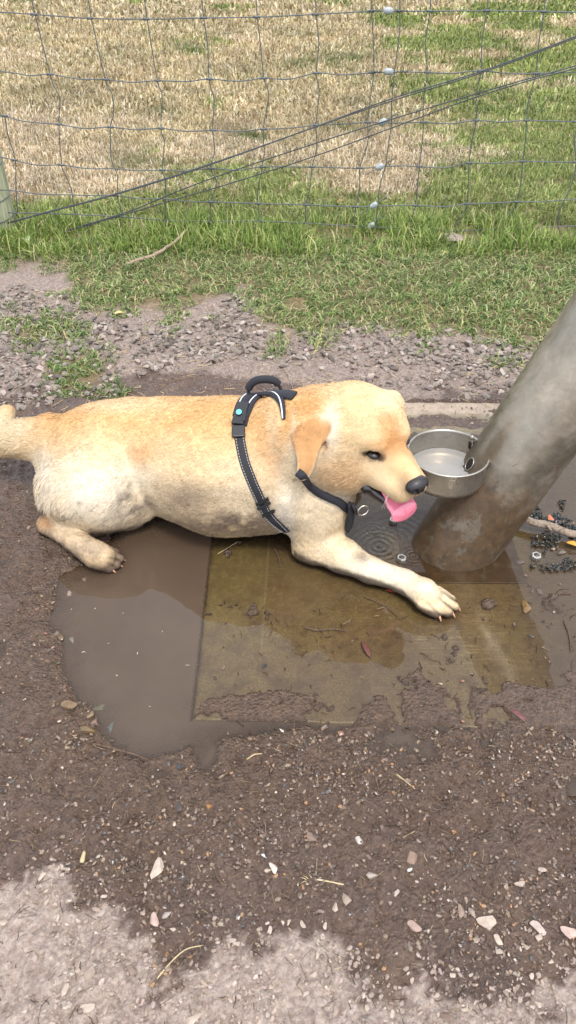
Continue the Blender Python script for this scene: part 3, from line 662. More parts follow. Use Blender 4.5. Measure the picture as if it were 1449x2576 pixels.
def ground_attrs(x, y):
    u, v, pud, dry, gra, grv, n, n2 = zones(x, y)
    wet = sstep(.03, -.05, -dry-.0+n*.30)            # 1 where damp
    wet = sstep(-.015, .02, dry+n*.26+n2*.12+(fbm(P0(x, y), .022, 3, 37)-.5)*.14)
    backdry = sstep(.03, .12, (1010-v)/300.+n*.5+.35*np.exp(-((u-440)/190)**2-((v-985)/45)**2)*-1)
    wet = wet*np.where(v < 1010, 1-.68*backdry, 1)
    wet = np.where((v < 1010) & (gra > 0), np.maximum(wet, sstep(.5, .8, np.exp(-((u-470)/210)**2-((v-975)/45)**2)+n)), wet)
    soak = sstep(.45, .05, pud+n*.3)*wet              # saturated close to the puddle
    grass = sstep(.02, -.06, gra+n*.05)
    return wet, soak, grass
def axis(lo, hi, d, far, g=1.35):
    c = list(np.arange(lo, hi+d/2, d)); s = d
    a = c[0]; pre = []
    while a > -far: s *= g; a -= s; pre.append(a)
    s = d; a = c[-1]; post = []
    while a < far: s *= g; a += s; post.append(a)
    return np.array(pre[::-1]+c+post)
xs = axis(-1.15, 1.25, .0058, 400); ys = axis(.22, 2.9, .0058, 400); ys = ys[(ys > -420)]
GX, GY = np.meshgrid(xs, ys, indexing='ij'); gh = gheight(GX.ravel(), GY.ravel())
wet, soak, grs = ground_attrs(GX.ravel(), GY.ravel())
# hollow out the bed of the concrete slab so that it stays buried under it
def in_quad(x, y, q, m=0.):
    return -poly_sd(x, y, [(p[0], p[1]) for p in q])+m
sq = in_quad(GX.ravel(), GY.ravel(), SLABQ)
u_, v_ = proj(P0(GX.ravel(), GY.ravel()))
nn = fbm(P0(GX.ravel(), GY.ravel()), .09, 4, 51)
# mud lying over the slab: thick at the back and right, specks at the front
nf = fbm(P0(GX.ravel(), GY.ravel()), .035, 4, 53); cover = np.clip(sstep(.615, .67, .55*nn+.45*nf+.22*sstep(1640, 1830, v_)+.12*sstep(1280, 1420, u_)*sstep(1380, 1500, v_))+sstep(1130, 1060, v_+(nn-.5)*60)*sstep(1034, 1046, v_+(nn-.5)*30)+sstep(1330, 1440, u_+(nn-.5)*200)*sstep(1650, 1450, v_)*0, 0, 1)
gh = np.where(sq > 0, np.minimum(gh, -.02)*(1-cover)+cover*(.001+.008*nn), gh)
V = np.stack([GX.ravel(), GY.ravel(), gh], 1); ny = len(ys); nx = len(xs)
I = (np.arange(nx-1)[:, None]*ny+np.arange(ny-1)[None]).ravel(); Q = np.stack([I, I+ny, I+ny+1, I+1], 1)
me = mesh_np('ground', V, [Q], True, None, dict(wet=wet, soak=soak, grass=grs))
def ground_material():
    m, nt, out = mat('mud_and_dust'); b = NB(nt); pos = b.coord()
    wet, soak, gr = b.attr('wet'), b.attr('soak'), b.attr('grass')
    n1 = b.noise(9, 8, .65, pos); n2 = b.noise(70, 6, .7, pos); n3 = b.noise(260, 5, .7, pos); n4 = b.noise(22, 5, .6, pos)
    dryc = b.ramp(n2, [(.25, srgb(122, 105, 93)), (.5, srgb(162, 147, 136)), (.8, srgb(200, 187, 175))])
    wetc = b.ramp(n2, [(.2, srgb(66, 53, 47)), (.5, srgb(92, 76, 68)), (.8, srgb(118, 100, 90))])
    wetc = b.mix(b.ramp(n1, [(.42, (0, 0, 0)), (.7, (.8, .8, .8))]), wetc, b.ramp(n3, [(.2, srgb(82, 66, 54)), (.8, srgb(132, 108, 88))]))
    soakc = b.ramp(n2, [(.25, srgb(62, 49, 40)), (.6, srgb(96, 77, 62)), (.85, srgb(124, 100, 78))])
    c = b.mix(wet, dryc, wetc); c = b.mix(soak, c, soakc)
    # coarse grit: paler and darker grains
    vor = b.n('ShaderNodeTexVoronoi', dict(feature='F1'), Vector=pos, Scale=140., Randomness=1.)
    grit = b.ramp(vor.outputs['Color'], [(.0, (.72, .72, .72)), (.5, (1, 1, 1)), (1., (1.45, 1.4, 1.35))])
    c = b.mix(.55, c, b.mix(1., c, grit, 'MULTIPLY'))
    soil = b.ramp(n2, [(.3, srgb(98, 84, 58)), (.7, srgb(140, 124, 88))])
    far = b.n('ShaderNodeSeparateXYZ', i0=pos).outputs[1]
    patch = b.noise(.9, 6, .6, pos, .5)
    field = b.mix(b.ramp(patch, [(.44, (0, 0, 0)), (.58, (1, 1, 1))]), b.ramp(n4, [(.3, srgb(168, 146, 108)), (.7, srgb(206, 184, 146))]), b.ramp(n4, [(.3, srgb(104, 112, 56)), (.7, srgb(146, 146, 84))]))
    fw = b.n('ShaderNodeMapRange', Value=far); fw.inputs[1].default_value = 3.5; fw.inputs[2].default_value = 9.
    c2 = b.mix(fw.outputs[0], soil, field)
    c = b.mix(gr, c, c2)
    rn = b.noise(45, 5, .6, pos)
    ro_w = b.ramp(rn, [(.38, (.16,)*3), (.58, (.6,)*3)]); ro_s = b.ramp(rn, [(.35, (.06,)*3), (.62, (.38,)*3)])
    ro = b.mix(wet, (.95, .95, .95), ro_w); ro = b.mix(soak, ro, ro_s); ro = b.mix(gr, ro, (.9, .9, .9))
    h = b.math('ADD', b.math('MULTIPLY', n2, .6), b.math('ADD', b.math('MULTIPLY', n3, .35), b.math('MULTIPLY', vor.outputs['Distance'], -.5)))
    c = b.mix(1., c, (.84, .83, .82), 'MULTIPLY'); p = b.n('ShaderNodeBsdfPrincipled', Base_Color=c, Roughness=ro, Normal=b.bump(h, 1., .011)); p.inputs['Specular IOR Level'].default_value = .45
    nt.links.new(p.outputs[0], out.inputs[0]); return m
tag(link('ground', me, ground_material()), kind='structure')

# ------------------------------------------------------------------ concrete slab round the fountain foot
def slab_z(s, t): return -.0062+.0042*np.clip(1-t/.46, 0, 1)+.010*sstep(.72, .95, t)
ns, nt_ = 190, 190
S_, T_ = np.meshgrid(np.linspace(0, 1, ns), np.linspace(0, 1, nt_), indexing='ij'); S_, T_ = S_.ravel(), T_.ravel()
A_, B_, C_, D_ = [np.array(q) for q in SLABQ]
SP_ = A_*((1-S_)*(1-T_))[:, None]+D_*(S_*(1-T_))[:, None]+B_*((1-S_)*T_)[:, None]+C_*(S_*T_)[:, None]
nz = (fbm(SP_, .012, 3, 61)-.5)*.0022+(fbm(SP_, .15, 3, 63)-.5)*.006
SP_[:, 2] = slab_z(S_, T_)+nz
edge = np.minimum(np.minimum(S_, 1-S_), np.minimum(T_, 1-T_)); SP_[:, 2] -= .003*sstep(.008, .0, edge+(noise(SP_, .02, 3)-.5)*.006)
SP_[:, :2] += ((np.stack([fbm(SP_, .03, 3, 65), fbm(SP_, .03, 3, 66)], 1)-.5)*.008)*(edge < .012)[:, None]
I = (np.arange(ns-1)[:, None]*nt_+np.arange(nt_-1)[None]).ravel(); Q = np.stack([I, I+nt_, I+nt_+1, I+1], 1)
# skirt
loop = [i*nt_ for i in range(ns)]+[(ns-1)*nt_+j for j in range(1, nt_)]+[i*nt_+nt_-1 for i in range(ns-2, -1, -1)]+[j for j in range(nt_-2, 0, -1)]
L_ = len(loop); sk = SP_[loop].copy(); sk[:, 2] = -.07; o = len(SP_)
Q2 = np.array([(loop[k], o+k, o+(k+1) % L_, loop[(k+1) % L_]) for k in range(L_)])
me = mesh_np('slab', np.vstack([SP_, sk]), [np.vstack([Q, Q2])], True, None, dict(s=np.concatenate([S_, S_[0]*np.zeros(L_)]), t=np.concatenate([T_, np.zeros(L_)])))
def slab_material():
    m, nt, out = mat('algae_concrete'); b = NB(nt); pos = b.coord(); s, t = b.attr('s'), b.attr('t')
    n1 = b.noise(7, 6, .6, pos); n2 = b.noise(55, 6, .7, pos); n3 = b.noise(240, 4, .7, pos)
    c = b.ramp(n2, [(.25, srgb(86, 72, 50)), (.5, srgb(118, 100, 72)), (.8, srgb(156, 138, 106))])
    c = b.mix(b.ramp(n1, [(.40, (0, 0, 0)), (.62, (.8, .8, .8))]), c, b.ramp(n3, [(.3, srgb(92, 92, 60)), (.7, srgb(140, 136, 96))]))
    # greener strip along the left edge, split off by a moulded joint
    left = b.n('ShaderNodeMapRange', Value=s); left.inputs[1].default_value = .150; left.inputs[2].default_value = .120
    c = b.mix(b.math('MULTIPLY', left.outputs[0], .8), c, b.ramp(n2, [(.25, srgb(84, 84, 48)), (.5, srgb(122, 120, 74)), (.8, srgb(158, 152, 104))]))
    d1 = b.math('ABSOLUTE', b.math('SUBTRACT', s, .130)); l1 = b.math('LESS_THAN', b.math('ADD', d1, b.math('MULTIPLY', n2, .0035)), .0042)
    c = b.mix(b.math('MULTIPLY', l1, .55), c, srgb(186, 176, 138))
    # brushed streaks, palest near the front joint
    st = b.n('ShaderNodeMapping', Vector=pos, Scale=(14., 210., 1.)).outputs[0]; sn = b.noise(1., 4, .6, st, .3)
    d2 = b.n('ShaderNodeMapRange', Value=b.math('ABSOLUTE', b.math('SUBTRACT', t, .17))); d2.inputs[1].default_value = .14; d2.inputs[2].default_value = 0.
    sm = b.ramp(s, [(.22, (0, 0, 0)), (.45, (1, 1, 1)), (.75, (1, 1, 1)), (.85, (.3, .3, .3))]); gn = b.ramp(b.noise(300, 3, .7, b.n('ShaderNodeMapping', Vector=pos, Scale=(.45, 1.3, 1.)).outputs[0]), [(.50, (0, 0, 0)), (.60, (1, 1, 1))]); c = b.mix(b.math('MULTIPLY', b.math('MULTIPLY', gn, b.ramp(n1, [(.42, (.1,)*3), (.58, (.9,)*3)])), .75), c, srgb(176, 158, 112)); k = b.math('MULTIPLY', sm, b.math('MULTIPLY', b.ramp(sn, [(.54, (0, 0, 0)), (.63, (1, 1, 1))]), b.math('MULTIPLY', d2.outputs[0], b.ramp(b.noise(6, 4, .6, pos), [(.42, (0, 0, 0)), (.55, (1, 1, 1))]))))
    c = b.mix(b.math('MULTIPLY', k, .95), c, srgb(232, 220, 184))
    # silt lying on it towards the front
    d3 = b.n('ShaderNodeMapRange', Value=t); d3.inputs[2].default_value = .05; c = b.mix(b.math('MULTIPLY', d3.outputs[0], .7), c, b.ramp(n3, [(.3, srgb(120, 106, 78)), (.5, srgb(160, 144, 112)), (.7, srgb(204, 190, 156))])); d3.inputs[1].default_value = .55; d3.inputs[2].default_value = .05
    c = b.mix(b.math('MULTIPLY', d3.outputs[0], b.ramp(b.noise(16, 7, .7, pos), [(.46, (0, 0, 0)), (.60, (.85, .85, .85))])), c, b.ramp(n2, [(.3, srgb(92, 78, 66)), (.7, srgb(130, 112, 96))]))
    # dry pinkish concrete at the back edge
    d4 = b.n('ShaderNodeMapRange', Value=b.math('ADD', t, b.math('MULTIPLY', n1, .05))); d4.inputs[1].default_value = .945; d4.inputs[2].default_value = .975
    c = b.mix(d4.outputs[0], c, b.ramp(n2, [(.3, srgb(170, 152, 134)), (.7, srgb(196, 180, 160))]))
    ro = b.mix(d4.outputs[0], b.ramp(n2, [(.35, (.10,)*3), (.7, (.4,)*3)]), (.9, .9, .9))
    c = b.mix(1., c, (.62, .61, .60), 'MULTIPLY'); p = b.n('ShaderNodeBsdfPrincipled', Base_Color=c, Roughness=ro, Normal=b.bump(b.math('ADD', n2, b.math('MULTIPLY', n3, .5)), .35, .003))
    nt.links.new(p.outputs[0], out.inputs[0]); return m
tag(link('pavement', me, slab_material()), kind='structure')

# ------------------------------------------------------------------ puddle water
wx = np.arange(-.98, 1.30, .008); wy = np.arange(.72, 1.98, .008)
WX, WY = np.meshgrid(wx, wy, indexing='ij'); WX, WY = WX.ravel(), WY.ravel()
uw, vw = proj(P0(WX, WY)); sq = in_quad(WX, WY, SLABQ); nw = fbm(P0(WX, WY), .2, 3, 71)-.5
turb = np.where(sq > -.002, .16+.20*nw+.12*sstep(1500, 1750, vw)+.25*sstep(1270, 1400, uw), .95*(1-np.exp(np.minimum(gheight(WX, WY), 0)*170)))
turb = np.where((sq > -.002) & (vw < 1330), .45, turb)
I = (np.arange(len(wx)-1)[:, None]*len(wy)+np.arange(len(wy)-1)[None]).ravel(); Q = np.stack([I, I+len(wy), I+len(wy)+1, I+1], 1)
me = mesh_np('puddle_water', np.stack([WX, WY, np.zeros_like(WX)], 1), [Q], True, None, dict(turb=np.clip(turb, .05, .95)))
def water_material(name, mudc, rings=(), turb=None, wob=.5):
    m, nt, out = mat(name); b = NB(nt); pos = b.coord()
    n1 = b.noise(5, 4, .6, pos)
    t = b.attr('turb') if turb is None else turb
    base = b.n('ShaderNodeBsdfDiffuse', Color=b.ramp(n1, [(.3, tuple(c*.88 for c in mudc)), (.7, tuple(c*1.1 for c in mudc))]))
    tr = b.n('ShaderNodeBsdfTransparent', Color=(.86, .80, .68))
    body = b.n('ShaderNodeMixShader', i0=t, i1=tr.outputs[0], i2=base.outputs[0])
    h = b.math('MULTIPLY', b.noise(7, 2, .5, pos), wob)
    for (cx, cy, wl, rad, amp) in rings:
        v = b.n('ShaderNodeVectorMath', dict(operation='DISTANCE')); nt.links.new(pos, v.inputs[0]); v.inputs[1].default_value = (cx, cy, 0)
        d = v.outputs['Value']; s = b.math('SINE', b.math('MULTIPLY', d, 2*pi/wl))
        e = b.n('ShaderNodeMapRange', dict(interpolation_type='SMOOTHSTEP'), Value=d); e.inputs[1].default_value = rad; e.inputs[2].default_value = rad*.3
        h = b.math('ADD', h, b.math('MULTIPLY', b.math('MULTIPLY', s, e.outputs[0]), amp))
    nrm = b.bump(h, 1., .004)
    gl = b.n('ShaderNodeBsdfGlossy', Color=(1, 1, 1), Roughness=.0, Normal=nrm)
    fr = b.n('ShaderNodeFresnel', IOR=1.37, Normal=nrm)
    mx = b.n('ShaderNodeMixShader', i0=fr.outputs[0], i1=body.outputs[0], i2=gl.outputs[0])
    nt.links.new(mx.outputs[0], out.inputs[0]); return m
rg = [gp(955, 1372), gp(940, 1332), gp(1040, 1398), gp(1000, 1350)]
M_WATER = water_material('muddy_water', srgb(76, 63, 51), [(rg[0][0], rg[0][1], .016, .10, .16), (rg[1][0], rg[1][1], .012, .06, .12), (rg[2][0], rg[2][1], .011, .045, .16), (rg[3][0], rg[3][1], .020, .13, .06)])
tag(link('puddle_water', me, M_WATER), kind='structure')

# ------------------------------------------------------------------ drinking fountain: slanting steel pipe with a bowl
def steel_material(name, pipe=True):
    m, nt, out = mat(name); b = NB(nt); tc = b.n('ShaderNodeTexCoord').outputs['Object']; pos = b.coord()
    n1 = b.noise(7, 7, .65, tc, .2); n2 = b.noise(45, 6, .7, tc); n3 = b.noise(180, 4, .6, tc)
    c = b.ramp(n1, [(.3, (.22, .20, .165)), (.5, (.32, .295, .25)), (.7, (.44, .42, .37))])
    z = b.n('ShaderNodeSeparateXYZ', i0=pos).outputs[2]
    rough = b.ramp(n2, [(.3, (.22,)*3), (.7, (.40,)*3)])
    metal = (.78,)*3
    if pipe:
        # limescale clouds, moss tint near the back, brown slime low down
        zz = b.math('ADD', z, b.math('MULTIPLY', b.noise(10, 8, .7, pos, .1), .30))
        low = b.n('ShaderNodeMapRange', Value=zz); low.inputs[1].default_value = .44; low.inputs[2].default_value = .36
        blot = b.ramp(b.noise(15, 9, .75, pos, .15), [(.54, (1, 1, 1)), (.61, (.35, .35, .35))])
        c = b.mix(1., c, (.62, .60, .55), 'MULTIPLY'); k = b.math('MULTIPLY', low.outputs[0], blot)
        dirt = b.ramp(n2, [(.3, srgb(44, 31, 17)), (.7, srgb(88, 65, 38))])
        c = b.mix(b.math('MULTIPLY', k, .92), c, dirt); rough = b.mix(k, rough, (.45, .45, .45)); metal = b.mix(b.math('MULTIPLY', k, .85), metal, (0, 0, 0))
        scale = b.ramp(b.noise(5.5, 9, .7, tc, .25), [(.46, (0, 0, 0)), (.64, (.75, .75, .75))])
        up = b.n('ShaderNodeMapRange', Value=z); up.inputs[1].default_value = .14; up.inputs[2].default_value = .26
        sk = b.math('MULTIPLY', scale, up.outputs[0])
        c = b.mix(sk, c, b.ramp(n2, [(.3, srgb(128, 118, 102)), (.7, srgb(168, 158, 142))])); metal = b.mix(sk, metal, (.3, .3, .3)); rough = b.mix(sk, rough, (.5, .5, .5))
        ox = b.n('ShaderNodeSeparateXYZ', i0=tc).outputs[0]
        mo = b.n('ShaderNodeMapRange', Value=b.math('ADD', ox, b.math('MULTIPLY', n1, .05))); mo.inputs[1].default_value = -.045; mo.inputs[2].default_value = -.08
        c = b.mix(b.math('MULTIPLY', b.math('MULTIPLY', mo.outputs[0], up.outputs[0]), .6), c, srgb(112, 116, 72)); 
        sp = b.ramp(b.noise(26, 3, .5, tc, 1.5), [(.70, (0, 0, 0)), (.73, (1, 1, 1))])
        c = b.mix(b.math('MULTIPLY', sp, .8), c, srgb(96, 66, 44)); metal = b.mix(sp, metal, (0, 0, 0))
    else:
        k = b.n('ShaderNodeMapRange', Value=b.math('ADD', z, b.math('MULTIPLY', n1, .05))); k.inputs[1].default_value = .245; k.inputs[2].default_value = .205
        c = b.mix(.12, c, (.6, .6, .58)); c = b.mix(b.math('MULTIPLY', k.outputs[0], b.ramp(n1, [(.4, (.4,)*3), (.6, (.85,)*3)])), c, b.ramp(n2, [(.3, srgb(110, 84, 54)), (.7, srgb(150, 128, 98))]))
    p = b.n('ShaderNodeBsdfPrincipled', Base_Color=c, Roughness=rough, Metallic=metal, Normal=b.bump(b.math('ADD', n2, b.math('MULTIPLY', n1, .6)), .12, .003))
    nt.links.new(p.outputs[0], out.inputs[0]); return m
M_PIPE, M_BOWL = steel_material('stained_steel'), steel_material('bowl_steel', False)
FB = np.array([.440, 1.425, 0.]); FD = unit(np.array([.232, .075, .485])); PR = .106
fr = empty('drinking_fountain', tuple(FB)); bpy.context.view_layer.update()
tag(fr, 'slanting stained steel pipe drinking fountain with a round dog bowl standing in the puddle', 'drinking fountain')
FX = unit(np.cross(FD, [0, 0, 1.])); FY = np.cross(FD, FX)     # frame of the pipe
BC = np.array([.382, 1.440, .276]); BR, BH = .0955, .074
# pipe with an opening where the bowl enters
K_, LZ = 96, 150
th = np.linspace(0, 2*pi, K_, endpoint=False); zz = np.linspace(-.10, 1.15, LZ)
def pipe_pt(t, z, r): return FB+FD*z+r*(np.cos(t)[..., None]*FX+np.sin(t)[..., None]*FY)
m = MB(); V = np.vstack([pipe_pt(th, z*np.ones(1), PR) for z in zz]); 
Q = [(i*K_+a, i*K_+(a+1) % K_, (i+1)*K_+(a+1) % K_, (i+1)*K_+a) for i in range(LZ-1) for a in range(K_)]
m.add(V-FB, [q[::-1] for q in Q]); 
m.add(np.array([FB+FD*1.15])-FB+0*m.V[0][:1], (), ()); capi = m.n-1
m.T.append(np.array([((LZ-1)*K_+a, (LZ-1)*K_+(a+1) % K_, capi) for a in range(K_)])); m.mt += [0]*K_
pp = m.build('pipe', M_PIPE, fr)
# bowl: open cylinder with rolled rim, only the part outside the pipe
def outside(P, e=0.):
    q = P-FB; r = np.linalg.norm(q-(q@FD)[..., None]*FD, axis=-1); return r > PR-.004-e
nb_ = 120; a_ = np.linspace(0, 2*pi, nb_, endpoint=False)
prof = [(0, -BH), (BR*.5, -BH), (BR*.86, -BH+.001), (BR*.965, -BH+.008), (BR, -BH+.020), (BR, -.004), (BR+.0022, -.001), (BR+.0028, .001), (BR+.0015, .0032), (BR-.0012, .0028), (BR-.0026, -.001), (BR-.0026, -BH+.022), (BR*.94, -BH+.012), (BR*.85, -BH+.0055), (BR*.5, -BH+.0045), (0, -BH+.0045)]
m = MB(); V = []
for r, z in prof: V.append(np.stack([BC[0]+r*np.cos(a_), BC[1]+r*np.sin(a_), np.full(nb_, BC[2]+z)], 1))
V = np.vstack(V); Q = []
for i in range(len(prof)-1):
    for a in range(nb_):
        q = (i*nb_+a, i*nb_+(a+1) % nb_, (i+1)*nb_+(a+1) % nb_, (i+1)*nb_+a)
        if outside(V[list(q)].mean(0)): Q.append(q)
m.add(V-FB, Q); m.build('bowl', M_BOWL, fr)
# drain hole and seam plate where the bowl meets the pipe
def on_pipe(u, v):                          # nearest crossing of a sight line with the pipe
    d = unit(ray(u, v)); o = np.array([0, 0, CAMH])-FB; dd = d-(d@FD)*FD; oo = o-(o@FD)*FD
    A = dd@dd; B2 = 2*dd@oo; Cq = oo@oo-PR*PR; t = (-B2-math.sqrt(max(B2*B2-4*A*Cq, 0)))/(2*A); return np.array([0, 0, CAMH])+d*t
hp_ = on_pipe(1182, 1168); q = hp_-FB; hn = unit(q-(q@FD)*FD); e1 = unit(np.cross(hn, FD)); e2 = FD
th = np.linspace(0, 2*pi, 28, endpoint=False)
m = MB(); ring = hp_+hn*.0012+.0135*np.cos(th)[:, None]*e1+.0165*np.sin(th)[:, None]*e2; m.tube(ring-FB, .0016, 6, closed=True); m.build('drain_rim', M_BOWL, fr)
M_HOLE = simple('drain_dark', srgb(20, 17, 14), .9, bump=0)
V = np.vstack([hp_+hn*.0012+.0125*np.cos(th)[:, None]*e1+.0155*np.sin(th)[:, None]*e2, [hp_+hn*.0012]])
m = MB(); m.add(V-FB, (), [(i, (i+1) % 28, 28) for i in range(28)]); m.build('drain_hole', M_HOLE, fr)
# slot at the upper corner where the water jet enters
s0, s1 = on_pipe(1192, 1100), on_pipe(1182, 1128); sn_ = unit(np.array([-.5, -.6, .4])); m = MB(); m.tube(np.array([s0, (s0+s1)/2+sn_*.002, s1])+sn_*.004-FB, [.004, .0065, .003], 8); m.build('spout_slot', M_HOLE, fr)
sc_ = s0+sn_*.006; m = MB(); m.tube(np.array([sc_+sn_*.0, sc_+sn_*.012])-FB, .006, 10); m.build('jet_screw', M_BOWL, fr)
# base plate just under the water
V, Q = box_arrays(FB+np.array([.0, .0, -.006]), (.15, 0, 0), (0, .145, 0), (0, 0, .004)); m = MB(); m.add(V-FB, Q); bevel(m.build('base_plate', M_PIPE, fr, False), .002)
# water in the bowl, its bright reflection mixed in as a pale colour
a2 = np.linspace(0, 2*pi, 72, endpoint=False); wr = BR-.004; zw = BC[2]-.050
V = np.vstack([[np.array([BC[0], BC[1], zw])]]+[np.stack([BC[0]+wr*f*np.cos(a2), BC[1]+wr*f*np.sin(a2), np.full(72, zw)], 1) for f in (.25, .5, .75, 1)])
T = [(0, 1+i, 1+(i+1) % 72) for i in range(72)]; Q = [(1+k*72+i, 1+(k+1)*72+i, 1+(k+1)*72+(i+1) % 72, 1+k*72+(i+1) % 72) for k in range(3) for i in range(72)]
T = [t for t in T if all(outside(V[list(t)].mean(0)[None]))]; Q = [q for q in Q if all(outside(V[list(q)].mean(0)[None]))]
m = MB(); m.add(V, Q, T); o = m.build('bowl_water', water_material('bowl_water', srgb(186, 186, 184), [(BC[0]-.02, BC[1]+.01, .02, .06, .05)], .42, .35))
tag(o, 'water lying in the round steel bowl', 'water')
# hexagonal bolts in the puddle
M_BOLT = simple('bolt_zinc', srgb(176, 174, 168), .3, .85, nscale=200, nvar=.3, bump=.2)
def hexbolt(u, v, r, label, ring=True):
    c = gp(u, v, .004); o = empty('bolt', tuple(c)); tag(o, label, 'bolt', 'anchor bolts round the fountain foot')
    a = np.linspace(0, 2*pi, 6, endpoint=False)+.3; rr = [(r, -.008), (r, .004), (r*.88, .0065), (r*.62, .0065), (r*.55, .003)]
    V = np.vstack([np.stack([q*np.cos(a), q*np.sin(a), np.full(6, z)], 1) for q, z in rr]); V = np.vstack([V, [[0, 0, .003]]])
    Q = [(k*6+i, k*6+(i+1) % 6, (k+1)*6+(i+1) % 6, (k+1)*6+i) for k in range(4) for i in range(6)]
    m = MB(); m.add(V, Q, [(24+i, 24+(i+1) % 6, 30) for i in range(6)]); m.build('nut', M_BOLT, o, False)
    m = MB(); m.tube(np.array([(0, 0, -.01), (0, 0, .0075)]), r*.48, 12); m.build('shank', M_PIPE, o)
hexbolt(1010, 1406, .0130, 'shiny hexagonal bolt standing in the water between the front paw and the pipe')
hexbolt(990, 1310, .0125, 'hexagonal bolt in the puddle just under the tongue of the dog')
hexbolt(1349, 1400, .0130, 'wet muddy bolt right of the fountain pipe beside the dark debris')
# ------------------------------------------------------------------ wire stock fence
FYP = 3.63
M_WIRE = simple('galvanised_wire', srgb(84, 90, 93), .5, .4, nscale=300, nvar=.25, bump=.1)
M_JOIN = simple('pale_alloy', srgb(150, 158, 160), .5, .35, nscale=150, nvar=.2, bump=.2)
M_BRACE = simple('dark_brace_wire', srgb(62, 66, 70), .5, .5, nscale=300, nvar=.3, bump=.2)
fe = empty('wire_fence', (0, FYP, 0)); tag(fe, 'grey woven wire stock fence of wavy square mesh between the path and the dry paddock', 'fence')
FI = np.array([0, -FYP, 0])
LINES = [[(-400, 20), (-200, 26), (0, 31), (85, 36), (226, 46), (368, 48), (512, 45), (645, 43), (793, 36), (935, 28), (1005, 28), (1082, 28), (1225, 27), (1368, 29), (1449, 31), (1650, 30), (1900, 28)],
 [(-400, 178), (-200, 175), (0, 180), (75, 190), (126, 187), (200, 199), (265, 200), (330, 207), (396, 203), (470, 205), (526, 199), (600, 204), (664, 197), (730, 199), (795, 184), (860, 188), (935, 183), (1020, 181), (1075, 182), (1140, 184), (1208, 178), (1280, 185), (1348, 185), (1449, 182), (1700, 184), (1900, 180)],
 [(-30, 286), (12, 292), (60, 305), (148, 313), (210, 323), (278, 320), (340, 326), (405, 323), (470, 330), (535, 328), (600, 331), (662, 325), (730, 322), (795, 315), (860, 312), (925, 308), (1000, 309), (1065, 308), (1130, 311), (1198, 303), (1260, 307), (1325, 303), (1449, 306), (1700, 308), (1900, 306)],
 [(-10, 392), (25, 400), (90, 415), (155, 415), (220, 424), (285, 424), (345, 429), (408, 428), (470, 430), (530, 424), (600, 428), (660, 420), (785, 420), (905, 423), (1000, 417), (1055, 419), (1120, 422), (1180, 410), (1250, 411), (1315, 406), (1449, 408), (1700, 405), (1900, 405)],
 [(0, 478), (35, 480), (100, 488), (172, 490), (230, 492), (290, 492), (350, 500), (415, 500), (470, 507), (530, 508), (650, 512), (770, 515), (895, 520), (1000, 517), (1045, 517), (1120, 520), (1175, 513), (1240, 511), (1300, 508), (1370, 507), (1449, 502), (1700, 500), (1900, 500)],
 [(20, 535), (150, 538), (300, 545), (450, 556), (660, 557), (760, 561), (880, 568), (960, 572), (1040, 576), (1150, 581), (1275, 575), (1400, 570), (1449, 569), (1700, 568), (1900, 566)]]
STAYS = [[(12, 292), (20, 340), (38, 400), (40, 470), (44, 535)],
 [(88, 36), (126, 187), (135, 215), (150, 250), (148, 313), (155, 415), (165, 440), (180, 480), (184, 515), (190, 542)],
 [(230, 46), (265, 200), (283, 240), (285, 290), (278, 320), (280, 400), (295, 440), (295, 492), (305, 530), (306, 546)],
 [(370, 48), (396, 203), (408, 240), (405, 323), (413, 360), (408, 428), (416, 460), (415, 555)],
 [(512, 45), (522, 110), (526, 199), (538, 250), (535, 328), (540, 380), (530, 424), (545, 460), (530, 508), (530, 557)],
 [(647, 43), (655, 110), (664, 197), (676, 240), (662, 325), (665, 380), (660, 420), (648, 480), (650, 512), (652, 558)],
 [(795, 36), (802, 110), (795, 184), (803, 230), (795, 315), (797, 370), (785, 420), (780, 470), (770, 515), (768, 561)],
 [(935, 28), (940, 120), (940, 183), (930, 260), (925, 308), (925, 360), (905, 423), (905, 470), (895, 520), (890, 569)],
 [(1005, 28), (1005, 80), (992, 183), (985, 260), (985, 309), (975, 380), (970, 417), (955, 470), (950, 517), (945, 571)],
 [(1082, 28), (1070, 110), (1075, 182), (1065, 250), (1065, 308), (1062, 360), (1055, 419), (1050, 470), (1045, 517), (1035, 555), (1032, 580)],
 [(1225, 27), (1212, 110), (1210, 178), (1198, 240), (1198, 303), (1188, 350), (1180, 410), (1178, 470), (1175, 513), (1155, 560), (1145, 592)],
 [(1368, 29), (1355, 110), (1348, 185), (1330, 250), (1325, 303), (1322, 350), (1315, 406), (1310, 460), (1300, 508), (1275, 555), (1275, 582)],
 [(1505, 30), (1480, 185), (1462, 306), (1445, 345), (1449, 408), (1438, 465), (1418, 507), (1402, 555), (1410, 590)],
 [(1650, 30), (1620, 184), (1600, 306), (1585, 405), (1560, 500), (1540, 570)], [(-70, 28), (-30, 178), (-20, 250)]]
for L in LINES:
    S = spline(L, 5); P = yp(S[:, 0], S[:, 1], FYP); m = MB(); m.tube(P+FI, .0024, 6)
    for st in STAYS:                       # crimped knots where stay and line wire cross
        c = min(st, key=lambda q: min(abs(q[0]-a)+abs(q[1]-b_) for a, b_ in L)); dd = min(abs(c[0]-a)+abs(c[1]-b_) for a, b_ in L)
        k = int(np.argmin(np.abs(S[:, 0]-c[0]))); 
        if dd < 14 and 0 < k < len(S)-1: m.tube(np.array([P[k]-[.014, 0, 0], P[k]+[.014, 0, 0]])+FI, .0048, 7)
    m.build('line_wire', M_WIRE, fe)
for st in STAYS:
    top = yp(*st[0], FYP); S = spline(st, 5); P = yp(S[:, 0], S[:, 1], FYP+.004)
    if st[0][1] < 60: P = np.vstack([[top+[.006, .004, .16]], [top+[-.004, .004, .08]], P])
    m = MB(); m.tube(P+FI, .0024, 6); m.build('stay_wire', M_WIRE, fe)
